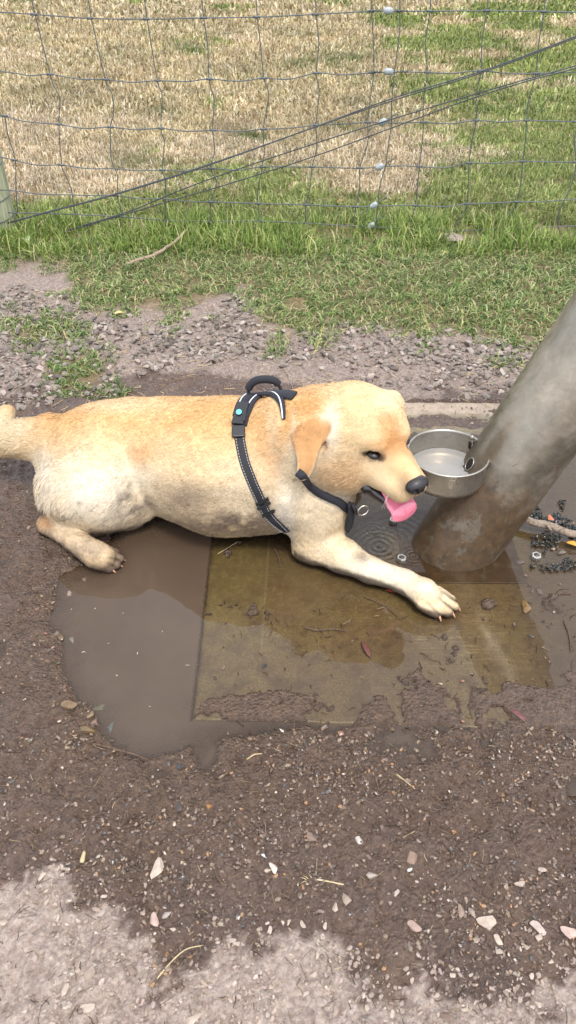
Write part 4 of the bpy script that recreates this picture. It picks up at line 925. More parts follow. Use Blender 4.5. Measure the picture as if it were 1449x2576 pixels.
tl = np.array([[x, FYP, yp(700, 45, FYP)[2]+.16+.006*sin(x*7)] for x in np.linspace(-2.4, 2.6, 40)]); m = MB(); m.tube(tl+FI, .0021, 6); m.build('line_wire', M_WIRE, fe)
for (u, v, a) in [(977, 27, 0), (978, 180, 0), (963, 307, -.5), (955, 420, -.5), (940, 517, -.6), (933, 568, -.7)]:
    c = yp(u, v, FYP-.006)+FI; e1 = np.array([cos(a), 0, -sin(a)]); e3 = np.array([sin(a), 0, cos(a)])
    th = np.linspace(0, 2*pi, 16, endpoint=False); V = []
    for y, s in ((.007, .8), (.0085, 0), (-.004, 1.), (-.0085, .82), (-.009, 0)):
        pass
    prof = [(.008, .75), (.004, 1.), (-.004, 1.), (-.008, .75)]
    V = np.vstack([c+np.sign(np.cos(th))[:, None]*np.abs(np.cos(th))[:, None]**.7*e1*.021*s+np.sin(th)[:, None]*e3*.0125*s+np.array([0, y, 0]) for y, s in prof]); V = np.vstack([V, [c+[0, .008, 0], c-[0, .008, 0]]])
    Q = [(k*16+i, k*16+(i+1) % 16, (k+1)*16+(i+1) % 16, (k+1)*16+i) for k in range(3) for i in range(16)]
    T = [((i+1) % 16, i, 64) for i in range(16)]+[(48+i, 48+(i+1) % 16, 65) for i in range(16)]
    m = MB(); m.add(V, Q, T); j = m.build('wire_joiner', M_JOIN, fe)
    tw = [c+e1*x+np.array([0, .002*sin(x*500), .003*cos(x*500)]) for x in np.linspace(-.075, -.03, 24)]; tw2 = [c+e1*x+np.array([0, .002*sin(x*500), .003*cos(x*500)]) for x in np.linspace(.03, .08, 24)]
    m = MB(); m.tube(np.array(tw), .0018, 5); m.build('wire_wrap', M_WIRE, j); m = MB(); m.tube(np.array(tw2), .0018, 5); m.build('wire_wrap', M_WIRE, j)
# bracing wires running down to the foot of the post
for i, (lab, L) in enumerate([('upper taut brace wire crossing the fence mesh down to the wooden post', [(1700, -10), (1449, 91), (1215, 178), (1000, 243), (795, 318), (530, 412), (300, 485), (130, 530), (20, 560)]),
          ('second upper brace wire twisted close under the thickest one', [(1700, -4), (1449, 95), (1215, 182), (1000, 249), (795, 319), (530, 414), (300, 487), (130, 532), (20, 562)]),
          ('lower brace wire that splits off and meets its twin by the pale leaf', [(1700, 90), (1449, 165), (1330, 198), (1200, 235), (985, 300), (820, 352), (600, 425), (450, 480), (330, 530), (200, 570), (80, 605), (0, 626)]),
          ('lowest brace wire running to the ground at the post foot', [(1700, 92), (1449, 171), (1330, 203), (1180, 250), (985, 322), (800, 390), (600, 455), (420, 508), (200, 573), (80, 608), (0, 630)])]):
    S = spline(L, 5); P = yp(S[:, 0], S[:, 1], FYP-.012-.003*i); m = MB(); m.tube(P, .0026, 6); o = m.build('brace_wire', M_BRACE); tag(o, lab, 'wire', 'brace wires across the fence')
# wooden post at the left
def post_material():
    m, nt, out = mat('weathered_pine'); b = NB(nt); tc = b.n('ShaderNodeTexCoord').outputs['Object']
    g = b.noise(1., 6, .6, b.n('ShaderNodeMapping', Vector=tc, Scale=(60., 60., 4.)).outputs[0], .5)
    c = b.ramp(g, [(.3, srgb(104, 110, 84)), (.5, srgb(146, 148, 120)), (.75, srgb(180, 178, 152))])
    p = b.n('ShaderNodeBsdfPrincipled', Base_Color=c, Roughness=.85, Normal=b.bump(g, .5, .004)); nt.links.new(p.outputs[0], out.inputs[0]); return m
pb = gp(46, 588); pr = .085; pc = np.array([pb[0]-pr, FYP+.06, 0])
po = empty('fence_post', tuple(pc)); tag(po, 'round weathered wooden fence post at the edge of the tall grass', 'post')
zz = np.linspace(-.2, 1.25, 30); P = np.stack([.004*np.sin(zz*3), 0*zz, zz], 1); m = MB(); m.tube(P, pr*(1+.02*np.sin(zz*5)), 32); m.build('shaft', post_material(), po)
for z in (.10, .19, .335, .50, .75, 1.0):
    a = np.linspace(0, 2*pi, 36, endpoint=False); m = MB(); m.tube(np.stack([(pr+.004)*np.cos(a), (pr+.004)*np.sin(a), z+.02*np.sin(a)], 1), .0024, 6, closed=True); m.build('wire_loop', M_WIRE, po)

# ------------------------------------------------------------------ grasses
def grass_material():
    m, nt, out = mat('grass_blades'); b = NB(nt); c = b.mix(1., b.attr('Col', 'Color'), (.84, .84, .84), 'MULTIPLY')
    p = b.n('ShaderNodeBsdfPrincipled', Base_Color=c, Roughness=.55); p.inputs['Specular IOR Level'].default_value = .35
    tr = b.n('ShaderNodeBsdfTranslucent', Color=c); mx = b.n('ShaderNodeMixShader', i0=.3, i1=p.outputs[0], i2=tr.outputs[0]); nt.links.new(mx.outputs[0], out.inputs[0]); return m
M_GRASS = grass_material()
def blades(name, P, h, wd, col, bend=(.2, 1.1), lean=None, label=None, cat='grass'):
    n = len(P); az = rng.random(n)*2*pi; d = np.stack([np.cos(az), np.sin(az), 0*az], 1)
    if lean is not None: d = unit(d+lean)
    bd = bend[0]+(bend[1]-bend[0])*rng.random(n); face = az+pi/2+(rng.random(n)-.5)*1.6
    s = np.stack([np.cos(face), np.sin(face), 0*az], 1)*wd[:, None]
    up = np.array([0, 0, 1.])
    def at(t): ang = bd*t; return P+(d*(np.sin(ang)*t)[:, None]+up*(np.cos(ang)*t)[:, None])*h[:, None]
    p0, p1, p2, p3 = at(0)-up*.004, at(.4), at(.75), at(1.)
    V = np.stack([p0-s*.8, p0+s*.8, p1-s, p1+s, p2-s*.7, p2+s*.7, p3], 1).reshape(-1, 3)
    i = np.arange(n)*7; Q = np.vstack([np.stack([i, i+1, i+3, i+2], 1), np.stack([i+2, i+3, i+5, i+4], 1)]); T = np.stack([i+4, i+5, i+6], 1)
    cc = np.repeat(col, 7, 0)
    o = link(name, mesh_np(name, V, [Q, T], False, cc), M_GRASS); tag(o, label, cat, kind='stuff'); return o
def palette(n, cols, w, var=.18):
    c = np.array([srgb(*q) for q in cols]); k = rng.choice(len(cols), n, p=np.array(w)/sum(w)); return c[k]*(1+var*(rng.random((n, 1))*2-1))*(1+.035*(rng.random((n, 3))*2-1))
GREEN = [(128, 152, 68), (102, 128, 56), (156, 172, 90), (184, 184, 118), (84, 108, 52), (204, 192, 144)]
STRAW = [(222, 204, 172), (204, 184, 150), (236, 224, 200), (180, 158, 124), (148, 128, 96), (146, 144, 92)]
# tall strip under the fence
def scatter(n, u0, u1, v0, v1, pw=1.):
    # uniform over the ground inside a measured strip
    a = gp(u0, v0); b_ = gp(u1, v1); Y0 = gp(700, v1)[1]; Y1 = gp(700, v0)[1]
    y = Y0+(Y1-Y0)*rng.random(n)**pw; w = y*CP+CAMH*SP; x = ((u0+(u1-u0)*rng.random(n))-CU)/FOC*w
    return np.stack([x, y, np.zeros(n)], 1)
P = scatter(26000, -120, 1570, 545, 668); u, v = proj(P); nz = fbm(P, .22, 3, 81)
k = rng.random(len(P)) < np.clip(.25+1.5*sstep(.35, .65, nz), 0, 1)*sstep(560, 600, v+(nz-.5)*80)*sstep(690, 630, v+(nz-.5)*80); P = P[k]; nz = nz[k]
P[:, 2] = gheight(P[:, 0], P[:, 1]); n = len(P)
blades('tall_grass', P, (.025+.085*rng.random(n)**1.6)*(.35+1.3*nz), .0013+.0014*rng.random(n), palette(n, GREEN, [5, 3.5, 3.5, 1.5, 2, .7]), (.1, 1.2), None, 'long bright green grass growing in a strip along the foot of the fence')
# trodden short grass and weeds between strip and gravel
P = scatter(60000, -150, 1600, 615, 1010); u, v = proj(P); _, _, pud, dry, gra, grv, nn, n2 = zones(P[:, 0], P[:, 1]); nz = fbm(P, .10, 3, 83)
k = (gra+nn*.34+(nz-.5)*.30 < -.0) & (rng.random(len(P)) < .55+1.1*sstep(.4, .62, nz)); P, nz, u, v = P[k], nz[k], u[k], v[k]; P[:, 2] = gheight(P[:, 0], P[:, 1]); n = len(P)
col = palette(n, [(124, 146, 78), (96, 122, 62), (154, 170, 104), (188, 186, 138), (78, 102, 56), (192, 172, 132)], [5, 4, 4, 2, 3, 1.6])
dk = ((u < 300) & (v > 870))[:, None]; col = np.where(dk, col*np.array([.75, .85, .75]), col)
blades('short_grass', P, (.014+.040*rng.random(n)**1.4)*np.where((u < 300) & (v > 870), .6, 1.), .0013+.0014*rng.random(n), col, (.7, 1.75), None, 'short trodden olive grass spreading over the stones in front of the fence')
# paddock behind the fence: straw with green patches
def paddock(n, va, vb, hs, wf, nm, lab):
    P = scatter(n, -220, 1670, va, vb, 1.); u, v = proj(P)
    g = fbm(P, .75, 4, 91)+.34*(u-620)/1450+.10*sstep(200, 450, v)*(u > 300)-.06+.25*np.exp(-((v-540)/45)**2)+(rng.random(len(P))-.5)*.14
    g = g-.30*np.exp(-((u-150)/260)**2-((v-380)/110)**2)-.15*np.exp(-((u-300)/420)**2-((v-250)/120)**2)
    gr = sstep(.50, .60, g); nz = fbm(P, .12, 3, 95)
    P[:, 2] = 0; P[:, 2] = gheight(P[:, 0], P[:, 1]); n = len(P)
    isg = rng.random(n) < gr; bare = (nz < .36) & (rng.random(n) < .6)
    col = np.where(isg[:, None], palette(n, [(136, 152, 82), (112, 130, 68), (160, 172, 100), (184, 182, 126), (96, 114, 60)], [4, 3, 4, 2, 2]), palette(n, STRAW, [5, 5, 3.5, 2.5, 1.5, 1.2]))
    t = fbm(P, .35, 4, 97)[:, None]; t2 = sstep(.35, .65, fbm(P, .09, 3, 98))[:, None]; wd = sum(np.exp(-((u-a)/c_)**2-((v-b_)/e_)**2) for a, b_, c_, e_ in ((870, 155, 70, 26), (480, 130, 60, 14), (410, 290, 40, 14), (760, 168, 40, 12), (640, 350, 70, 16), (860, 330, 60, 14), (330, 420, 60, 20)))*sstep(.35, .6, fbm(P, .1, 3, 99)); col = col*(.62+.72*t)*(.84+.32*t2); ol = (sstep(.42, .6, fbm(P, 1.3, 3, 111)+.22*sstep(230, 60, v))*.55)[:, None]; col = col*(1-ol)+col*np.array([.66, .66, .50])*ol; wd = np.clip(wd, 0, 1)[:, None]; col = col*(1-wd)+palette(n, [(86, 98, 52), (110, 120, 70)], [1, 1])*wd
    k = ~bare; d = depth(P)
    blades(nm, P[k], (hs*(.5+.8*rng.random(n))*(.6+.8*nz))[k], ((wf*(.6+.8*rng.random(n)))*(d/3.8)**.6)[k], col[k], (.1, 1.5), None, lab)
paddock(85000, 300, 580, .042, .0023, 'dry_grass', 'mown straw and green grass of the paddock just behind the wire fence')
paddock(80000, 60, 300, .055, .0038, 'dry_grass', 'straw coloured grass farther back in the paddock')
paddock(40000, -40, 60, .085, .0075, 'dry_grass', 'patchy grass at the far side of the paddock at the top')

# ------------------------------------------------------------------ stones
def icosphere(sub=1):
    bm = bmesh.new(); bmesh.ops.create_icosphere(bm, subdivisions=sub, radius=1.); V = np.array([v.co[:] for v in bm.verts]); T = np.array([[v.index for v in f.verts] for f in bm.faces]); bm.free(); return V, T
def rock(sub, cuts=11, sharp=1.):
    V, T = icosphere(sub); V = V*(1+.10*(rng.random((len(V), 1))-.5))
    for _ in range(cuts):
        nrm = unit(rng.normal(size=3)); d = .34+.36*rng.random(); e = V@nrm-d; V = V-np.maximum(e, 0)[:, None]*nrm*sharp
    return V*np.array([1., .62+.3*rng.random(), .50+.25*rng.random()]), T
R1 = [rock(2) for _ in range(10)]; R0 = [rock(1) for _ in range(10)]
def rot(n):
    a = rng.random(n)*2*pi; t = rng.normal(0, .3, n); t2 = rng.normal(0, .3, n)
    ca, sa, ct, st, c2, s2 = np.cos(a), np.sin(a), np.cos(t), np.sin(t), np.cos(t2), np.sin(t2); M = np.zeros((n, 3, 3))
    Rz = np.zeros((n, 3, 3)); Rz[:, 0, 0] = ca; Rz[:, 0, 1] = -sa; Rz[:, 1, 0] = sa; Rz[:, 1, 1] = ca; Rz[:, 2, 2] = 1
    Rx = np.zeros((n, 3, 3)); Rx[:, 0, 0] = 1; Rx[:, 1, 1] = ct; Rx[:, 1, 2] = -st; Rx[:, 2, 1] = st; Rx[:, 2, 2] = ct
    Ry = np.zeros((n, 3, 3)); Ry[:, 1, 1] = 1; Ry[:, 0, 0] = c2; Ry[:, 0, 2] = s2; Ry[:, 2, 0] = -s2; Ry[:, 2, 2] = c2
    return Rz@Rx@Ry
def stone_field(name, P, r, col, lab, lib, mat_, cat='gravel', sink=.25):
    n = len(P); Vs, Ts, Cs = [], [], []; o = 0; k = rng.integers(0, len(lib), n); RR = rot(n)
    for i in range(len(lib)):
        idx = np.where(k == i)[0]; V, T = lib[i]
        W = np.einsum('nij,vj->nvi', RR[idx], V)*r[idx, None, None]; zmin = W[..., 2].min(1); W = W+P[idx, None]; W[..., 2] -= (zmin*(1-2*sink))[:, None]
        Vs.append(W.reshape(-1, 3)); Ts.append((T[None]+(np.arange(len(idx))*len(V))[:, None, None]).reshape(-1, 3)+o); o += len(idx)*len(V); Cs.append(np.repeat(col[idx], len(V), 0))
    ob = link(name, mesh_np(name, np.vstack(Vs), [np.vstack(Ts)], False, np.vstack(Cs)), mat_); tag(ob, lab, cat, kind='stuff'); return ob
M_STONE = simple('dry_stone', (.66, .645, .63), .85, nscale=90, nvar=.22, bump=.5, bdist=.002, vcol=True)
M_WSTONE = simple('wet_stone', (.66, .66, .66), .22, nscale=90, nvar=.35, bump=.5, bdist=.002, vcol=True)
GREYS = [(152, 141, 132), (134, 124, 116), (178, 166, 156), (110, 101, 94), (144, 132, 122)]
P = scatter(15000, -150, 1600, 690, 1050); _, _, pud, dry, gra, grv, nn, n2 = zones(P[:, 0], P[:, 1]); u, v = proj(P); nz = fbm(P, .13, 3, 101)
den = sstep(.02, -.06, grv+nn*.12)*(.30+1.1*sstep(.36, .56, nz)); den *= 1-.75*np.exp(-((u-780)/230)**2-((v-905)/60)**2); den = np.maximum(den, .9*np.exp(-((u-1210)/90)**2-((v-925)/60)**2)); den = np.where(v > 1005, den*(u < 230), den)
den *= 1-.92*sstep(0, -.03, gra)*(1-.35*(u < 700)); k = rng.random(len(P)) < den; P = P[k]; P[:, 2] = gheight(P[:, 0], P[:, 1]); n = len(P)
big = .0065+.017*rng.random(n)**2.; stone_field('gravel', P, big, palette(n, GREYS, [5, 4, 3, 3, 3], .12), 'crushed grey brown gravel lying between the grass and the dog', R0+R1[:4], M_STONE)
P = scatter(9000, -100, 1560, 740, 1060); _, _, pud, dry, gra, grv, nn, n2 = zones(P[:, 0], P[:, 1]); P = P[(gra > 0)]; P[:, 2] = gheight(P[:, 0], P[:, 1]); n = len(P)
stone_field('gravel', P, .0018+.004*rng.random(n)**2, palette(n, GREYS, [5, 4, 3, 3, 3], .15), 'fine grit between the gravel behind the dog', R0, M_STONE)
# grit in the near mud: dry part and wet part
P = scatter(26000, -100, 1560, 1850, 2760); _, _, pud, dry, gra, grv, nn, n2 = zones(P[:, 0], P[:, 1]); nz = fbm(P, .12, 3, 105); n0 = rng.random(len(P))
isd = dry+nn*.3 < 0.03; P[:, 2] = gheight(P[:, 0], P[:, 1]); k1 = isd & (n0 < .08+.7*sstep(.42, .6, nz)); k2 = (~isd) & (n0 < .25+.6*sstep(.45, .62, nz)) & (pud > .02)
n = k1.sum(); stone_field('gravel', P[k1], .0012+.0065*rng.random(n)**4, palette(n, [(176, 160, 148), (160, 144, 132), (196, 182, 170), (140, 124, 112)], [5, 4, 1, 2], .1), 'small pale pebbles and grit on the dry dust at the bottom', R0, M_STONE)
n = k2.sum(); stone_field('gravel', P[k2], .0012+.0060*rng.random(n)**3, palette(n, [(124, 106, 92), (96, 80, 68), (150, 130, 112), (156, 140, 126), (92, 88, 86), (166, 128, 92)], [5, 5, 3, .35, 1, .6], .2), 'wet grit and crumbs of stone trodden into the brown mud', R0, M_WSTONE)
# wet crumbs round the puddle rim and on the slab
P = scatter(9000, -60, 1560, 1060, 1900); _, _, pud, dry, gra, grv, nn, n2 = zones(P[:, 0], P[:, 1]); u, v = proj(P); e = pud+nn*.05; sl_ = in_quad(P[:, 0], P[:, 1], SLABQ) > 0; nz = fbm(P, .09, 3, 107)
k = ((e > -.012) & (rng.random(len(P)) < .65) & ~sl_) | (sl_ & (v > 1500) & (rng.random(len(P)) < .30*sstep(.45, .6, nz)*sstep(1450, 1750, v))) | (sl_ & (u > 1290) & (v < 1700) & (rng.random(len(P)) < .08))
P = P[k]; sl_ = sl_[k]; rim = np.exp(-((e[k]-.01)/.02)**2)*(~sl_); P[:, 2] = np.where(sl_, -.002, gheight(P[:, 0], P[:, 1])); n = len(P)
stone_field('gravel', P, .0016+.0060*rng.random(n)**2.6+.007*rim*rng.random(n)**3, palette(n, [(120, 98, 78), (94, 76, 62), (150, 128, 104), (100, 96, 80), (150, 112, 90)], [5, 5, 3, 2, 1.5], .2), 'wet brown stones and crumbs lining the rim of the puddle', R0, M_WSTONE)

def stone(u, v, s, label, col, wet=False, group=None, flat=1., seed=None):
    V, T = R1[rng.integers(0, 10)] if seed is None else R1[seed]
    c = gp(u, v, .006); r = s*1.42/2*depth(c)/FOC; a = rng.random()*2*pi
    V = V*np.array([r*1.15, r, r*flat])@np.array([[cos(a), sin(a), 0], [-sin(a), cos(a), 0], [0, 0, 1]])
    g = float(gheight(np.array([c[0]]), np.array([c[1]]))[0]); 
    if in_quad(np.array([c[0]]), np.array([c[1]]), SLABQ)[0] > 0: g = -.004
    if wet: g = max(g, -r*flat*.45)
    me = mesh_np('stone', V, [T], False, np.broadcast_to(S3(*col)*(1+.12*(rng.random()-.5)), V.shape)); o = link('stone', me, M_WSTONE if wet else M_STONE)
    o.location = (c[0], c[1], g-V[:, 2].min()*.72); tag(o, label, 'stone', group); return o
PALE, MIDC, WETC = (190, 175, 160), (164, 148, 133), (112, 90, 66)
NAMED = [(397, 2190, 38, 'long pale stone lying alone on the damp mud in the lower left', PALE), (688, 2187, 22, 'pinkish white stone in a close pair below the slab', (212, 198, 188)), (664, 2154, 13, 'small bluish white pebble above the pinkish pair', (206, 212, 214)),
 (672, 2192, 16, 'smaller stone of the close pair below the slab', PALE), (1308, 2228, 22, 'pale triangular stone alone on the mud at the right', PALE), (1224, 2327, 38, 'largest pale angular stone in the cluster at the lower right', PALE), (1187, 2304, 24, 'rounded stone just left of the largest pale one', MIDC),
 (1158, 2297, 24, 'brownish stone at the left end of the cluster at the lower right', (150, 130, 116)), (1250, 2370, 22, 'pale stone directly below the largest one of the lower right cluster', PALE), (1252, 2398, 22, 'lowest chunky stone of the cluster at the lower right', PALE), (1430, 2352, 32, 'pinkish pale stone cut off by the edge at the lower right', (206, 180, 168)),
 (1352, 2340, 32, 'flat light grey stone left of the one at the edge', (186, 172, 162)), (1352, 2365, 18, 'small white chunk right under the flat grey stone', PALE), (1040, 2335, 28, 'half buried brown pink stone in the wet mud below the slab', (168, 144, 132)), (388, 2318, 30, 'lumpy pinkish stone in the lower left mud', (190, 166, 154)),
 (421, 2301, 22, 'smooth grey pebble touching the lumpy pinkish one', (182, 172, 164)), (872, 2265, 30, 'flat grey stone pressed into the mud below the middle', MIDC), (843, 2290, 19, 'oval pale pebble below the flat grey stone', PALE), (783, 2110, 24, 'brown grey stone sunk in wet mud below the slab', (142, 122, 108)),
 (932, 2208, 24, 'thin light stone half pressed into dark mud', (176, 164, 152)), (903, 2115, 19, 'white chip leaning up out of the wet mud', (198, 192, 184)), (1035, 2163, 30, 'wide brown stone beside a white chip in the mud', (146, 124, 108)), (1031, 2190, 11, 'tiny bright white chip below the wide brown stone', (226, 226, 222)),
 (485, 2566, 36, 'pale stone cut off by the bottom edge', PALE), (220, 2540, 30, 'tall pale stone near the bottom left corner', PALE), (165, 2497, 24, 'whitish stone above the tall one near the bottom left', PALE), (228, 2454, 28, 'flat light stone on the dust at the lower left', MIDC), (240, 2366, 22, 'dark grey oval pebble on the edge of the dry dust', (140, 124, 116)),
 (90, 2412, 22, 'grey oval pebble on the dry dust near the left edge', (170, 154, 144)), (10, 2323, 22, 'pale stone cut off by the left edge', PALE), (332, 2443, 24, 'dark brown stone on the border of the damp mud', (136, 118, 108)), (804, 2520, 26, 'grey stone with a darker foot near the bottom middle', (166, 152, 142)), (846, 2545, 24, 'round stone right of the grey one near the bottom middle', MIDC),
 (1118, 2562, 24, 'brown lump of dried mud at the bottom edge', (120, 100, 88)), (526, 2028, 16, 'orange brown wet pebble in the mud below the puddle', (168, 120, 70)), (452, 2034, 22, 'dark wet stone below the puddle', (84, 76, 70)), (452, 1928, 19, 'slate blue wet pebble just below the rim of the puddle', (70, 74, 80)),
 (1145, 618, 52, 'fist sized grey stone lying in the green grass strip', (158, 142, 132)), (1138, 2455, 15, 'rounded pebble of a stacked pair at the lower right', PALE), (1136, 2437, 16, 'upper pebble of the stacked pair at the lower right', MIDC)]
for (u, v, s, l, c) in NAMED: stone(u, v, s, l, c, False, 'loose stones on the ground', .8 if s < 30 else .7)
WET = [(1325, 1523, 30, 'brown wet stone poking out of the water at the right', (128, 100, 62)), (158, 1518, 0, '', WETC), (172, 1492, 22, 'pinkish wet stone below the hind paw at the puddle rim', (150, 128, 114)), (212, 1450, 18, 'wet stone in the water right under the hind paw', (120, 104, 92)), (250, 1778, 26, 'mossy wet stone standing in the puddle at its lower left', (96, 92, 66)),
 (275, 1825, 28, 'dark greenish stone at the lower end of the puddle', (84, 86, 76)), (222, 1842, 34, 'large wet olive stone on the lower left rim', (116, 96, 66)), (238, 1818, 24, 'salmon pink wet stone on the lower left rim', (146, 118, 100)), (175, 1780, 32, 'brown lump of wet stone on the left rim', (118, 96, 66)), (228, 1796, 22, 'small tan stone between the salmon and the mossy one', (140, 116, 88)),
 (152, 1600, 22, 'wet brown stone at a notch of the left rim', (110, 90, 68)), (180, 1605, 18, 'shiny pebble just off the left rim', (120, 112, 100)), (1390, 1372, 20, 'pale pebble below the stick at the right', (168, 150, 132)), (1415, 1385, 24, 'grey stone near the orange leaf at the right', (120, 108, 98)), (1312, 1408, 20, 'flat wet pebble right of the pipe foot', (98, 84, 70)),
 (1322, 1440, 16, 'small wet pebble in the film of water right of the pipe', (116, 92, 70)), (1358, 1482, 20, 'long wet pebble ringed by water at the right', (104, 88, 74)), (1340, 1596, 14, 'small dark pebble on the wet slab at the right', (84, 70, 60)), (664, 1672, 12, 'black green pebble on the slab left of the middle', (40, 46, 42)), (632, 1725, 14, 'brown pebble on the left part of the slab', (110, 84, 62)),
 (540, 1700, 10, 'dark speck of stone near the left edge of the slab', (80, 76, 62)), (1052, 1055, 20, 'pale stone behind the steel bowl near the head of the dog', (180, 160, 148)), (1190, 1063, 18, 'whitish stone behind the bowl close to the pipe', (196, 182, 170)), (1035, 1055, 0, '', WETC)]
for (u, v, s, l, c) in WET:
    if s: stone(u, v, s, l, c, v > 1100, 'stones around the puddle', .75)
# unlabelled look-alikes: small loose pebbles
k = 0
while k < 70:
    u, v = rng.random()*1449, 2180+rng.random()*396
    x, y, _ = gp(u, v); dr = zones(np.array([x]), np.array([y]))[3][0]
    if dr > .04 and rng.random() < .7: continue
    stone(u, v, 8+9*rng.random()**1.5, 'small pale pebble, one of many scattered over the dust at the bottom', [PALE, MIDC, (190, 176, 166)][k % 3], False, 'small pebbles on the dry dust', .75); k += 1

# ------------------------------------------------------------------ sticks, leaves, straw and the clump of dark debris
def bark(name, c1, c2): 
    m, nt, out = mat(name); b = NB(nt); tc = b.n('ShaderNodeTexCoord').outputs['Object']; g = b.noise(120, 6, .7, tc, .8)
    p = b.n('ShaderNodeBsdfPrincipled', Base_Color=b.ramp(g, [(.35, c1), (.65, c2)]), Roughness=.75, Normal=b.bump(g, .7, .003)); nt.links.new(p.outputs[0], out.inputs[0]); return m
M_BARK = bark('grey_bark', srgb(86, 72, 60), srgb(158, 142, 124)); M_TWIG = bark('dark_twig', srgb(52, 38, 28), srgb(96, 74, 56)); M_DRYSTEM = bark('dry_stem', srgb(150, 132, 96), srgb(190, 174, 138)); M_PALESTICK = bark('pale_stick', srgb(98, 84, 68), srgb(158, 140, 116))
def stick(px, r, name, label, m_, cat='stick', z=None, side=()):
    P = np.array([gp(q[0], q[1], (z if z is not None else .012)+(q[2] if len(q) > 2 else 0)) for q in px]); S = spline(P, 6); c = S.mean(0); S = S-c
    n = len(S); S = S+np.stack([noise(S*1., .02, 3)-.5, noise(S, .02, 4)-.5, 0*S[:, 0]], 1)*r*.9
    mb = MB(); mb.tube(S, r*np.interp(np.linspace(0, 1, n), [0, .08, .5, .95, 1], [.75, 1, .95, .7, .3])*(1+.18*(noise(S, .02, 5)-.5)), 8)
    for (a, d, l) in side:
        p = S[int(a*(n-1))]; mb.tube(np.array([p, p+np.array(d)*l*.5+[0, 0, .002], p+np.array(d)*l]), [r*.6, r*.45, r*.2], 6)
    o = mb.build(name, m_); o.location = tuple(c); tag(o, label, cat); return o
stick([(1308, 1296, .018), (1345, 1315, .014), (1385, 1325, .012), (1430, 1340, .010), (1500, 1352, .010), (1560, 1370, .006)], .0105, 'stick', 'broken grey stick leaning from the foot of the pipe over the mud', M_BARK, side=((.35, (.3, -.9, .1), .03),))
stick([(312, 668, .02), (345, 655, .03), (385, 643, .035), (420, 622, .05), (447, 602, .065), (468, 578, .08)], .0085, 'stick', 'curved pale stick lying in the grass below the fence', M_PALESTICK, side=((.45, (.2, .8, .3), .03),))
stick([(205, 2170), (212, 2140)], .0042, 'twig', 'short broken white twig stub at the lower left', M_DRYSTEM, 'twig', .010)
stick([(395, 2462), (425, 2425), (465, 2390), (512, 2378)], .0012, 'straw', 'curved yellow straw stem on the dust at the bottom', M_DRYSTEM, 'straw', .010)
stick([(775, 2215), (800, 2213), (840, 2220), (880, 2228)], .0016, 'seed_head', 'dry yellow seed head lying on the mud below the slab', M_DRYSTEM, 'seed head', .010, side=((0., (-1, .4, 0), .014), (0., (-1, -.4, 0), .014), (.1, (-.8, .6, 0), .014), (.1, (-.8, -.6, 0), .014), (.18, (-.6, .8, 0), .012)))
stick([(230, 1870), (290, 1885), (340, 1898), (372, 1912)], .0022, 'twig', 'dark twig along the lower rim of the puddle', M_TWIG, 'twig', .008)
stick([(48, 1722), (100, 1730), (150, 1745), (185, 1770)], .0018, 'twig', 'thin dark twig on the left bank of the puddle', M_TWIG, 'twig', .012)
stick([(915, 1500), (950, 1515), (985, 1535), (1010, 1560)], .0014, 'twig', 'thin straight twig in the water below the front leg', M_TWIG, 'twig', .001)
stick([(765, 1578), (800, 1585), (840, 1582), (875, 1588)], .0020, 'twig', 'wet twig on the slab left of the paw', M_TWIG, 'twig', .001, side=((.4, (.3, -.8, 0), .02), (.7, (-.3, .8, 0), .015)))
stick([(1418, 1560), (1432, 1600), (1436, 1640)], .0016, 'twig', 'upright dark twig on the wet slab near the right edge', M_TWIG, 'twig', .003)
stick([(690, 1380), (700, 1400), (705, 1425)], .0018, 'twig', 'dark wet twig on the slab under the chest of the dog', M_TWIG, 'twig', .001)
stick([(715, 925), (728, 950), (740, 985)], .0016, 'twig', 'thin brown stem sticking up from the gravel behind the harness handle', M_PALESTICK, 'twig', .02)
stick([(997, 1947), (1020, 1965), (1045, 1985)], .0012, 'straw', 'short straw on the wet mud right of the middle', M_DRYSTEM, 'straw', .010)
stick([(620, 1910), (640, 1898), (660, 1896)], .0014, 'straw', 'pale curved straw just under the slab', M_DRYSTEM, 'straw', .010)
stick([(548, 1393), (570, 1380), (600, 1362)], .0007, 'straw', 'single pale straw floating beside the belly of the dog', M_DRYSTEM, 'straw', .002)
def leaf(u, v, L, W, ang, col, label, z=.010, tilt=.25, name='leaf'):
    c = gp(u, v, z); k = depth(c)/FOC; L *= k; W *= k; t = np.linspace(0, 1, 9); V = []; 
    for q in t:
        w_ = W*.5*math.sin(pi*min(1, q*1.02))**.8*(1-.25*q); x = (q-.5)*L; zc = .18*L*math.sin(pi*q)*tilt
        V += [(x, -w_, zc+abs(w_)*.5), (x, 0, zc), (x, w_, zc+abs(w_)*.5)]
    V = np.array(V); V2 = V-[0, 0, .0006]; n = len(V); Q = []
    for i in range(8):
        for j in range(2): a = i*3+j; Q += [(a, a+3, a+4, a+1), (n+a, n+a+1, n+a+4, n+a+3)]
    for i in range(8): Q += [(i*3, n+i*3, n+i*3+3, i*3+3), (i*3+2, i*3+5, n+i*3+5, n+i*3+2)]
    V = np.vstack([V, V2]); ca, sa = cos(ang), sin(ang); V = V@np.array([[ca, sa, 0], [-sa, ca, 0], [0, 0, 1]])
    m = MB(); m.add(V, Q); o = m.build(name, simple('leaf_colour', srgb(*col), .55, nscale=150, nvar=.35, bump=.4)); o.location = tuple(c); tag(o, label, 'leaf'); return o
leaf(920, 1632, 60, 17, 1.9, (84, 46, 38), 'dark red leaf lying on the wet slab below the paw', .001)
leaf(1303, 1800, 62, 18, 2.3, (96, 62, 58), 'dull red pointed leaf on the front right of the slab', .004)
leaf(1442, 1370, 34, 18, -.5, (216, 150, 60), 'orange leaf beside the stick at the right edge', .012)
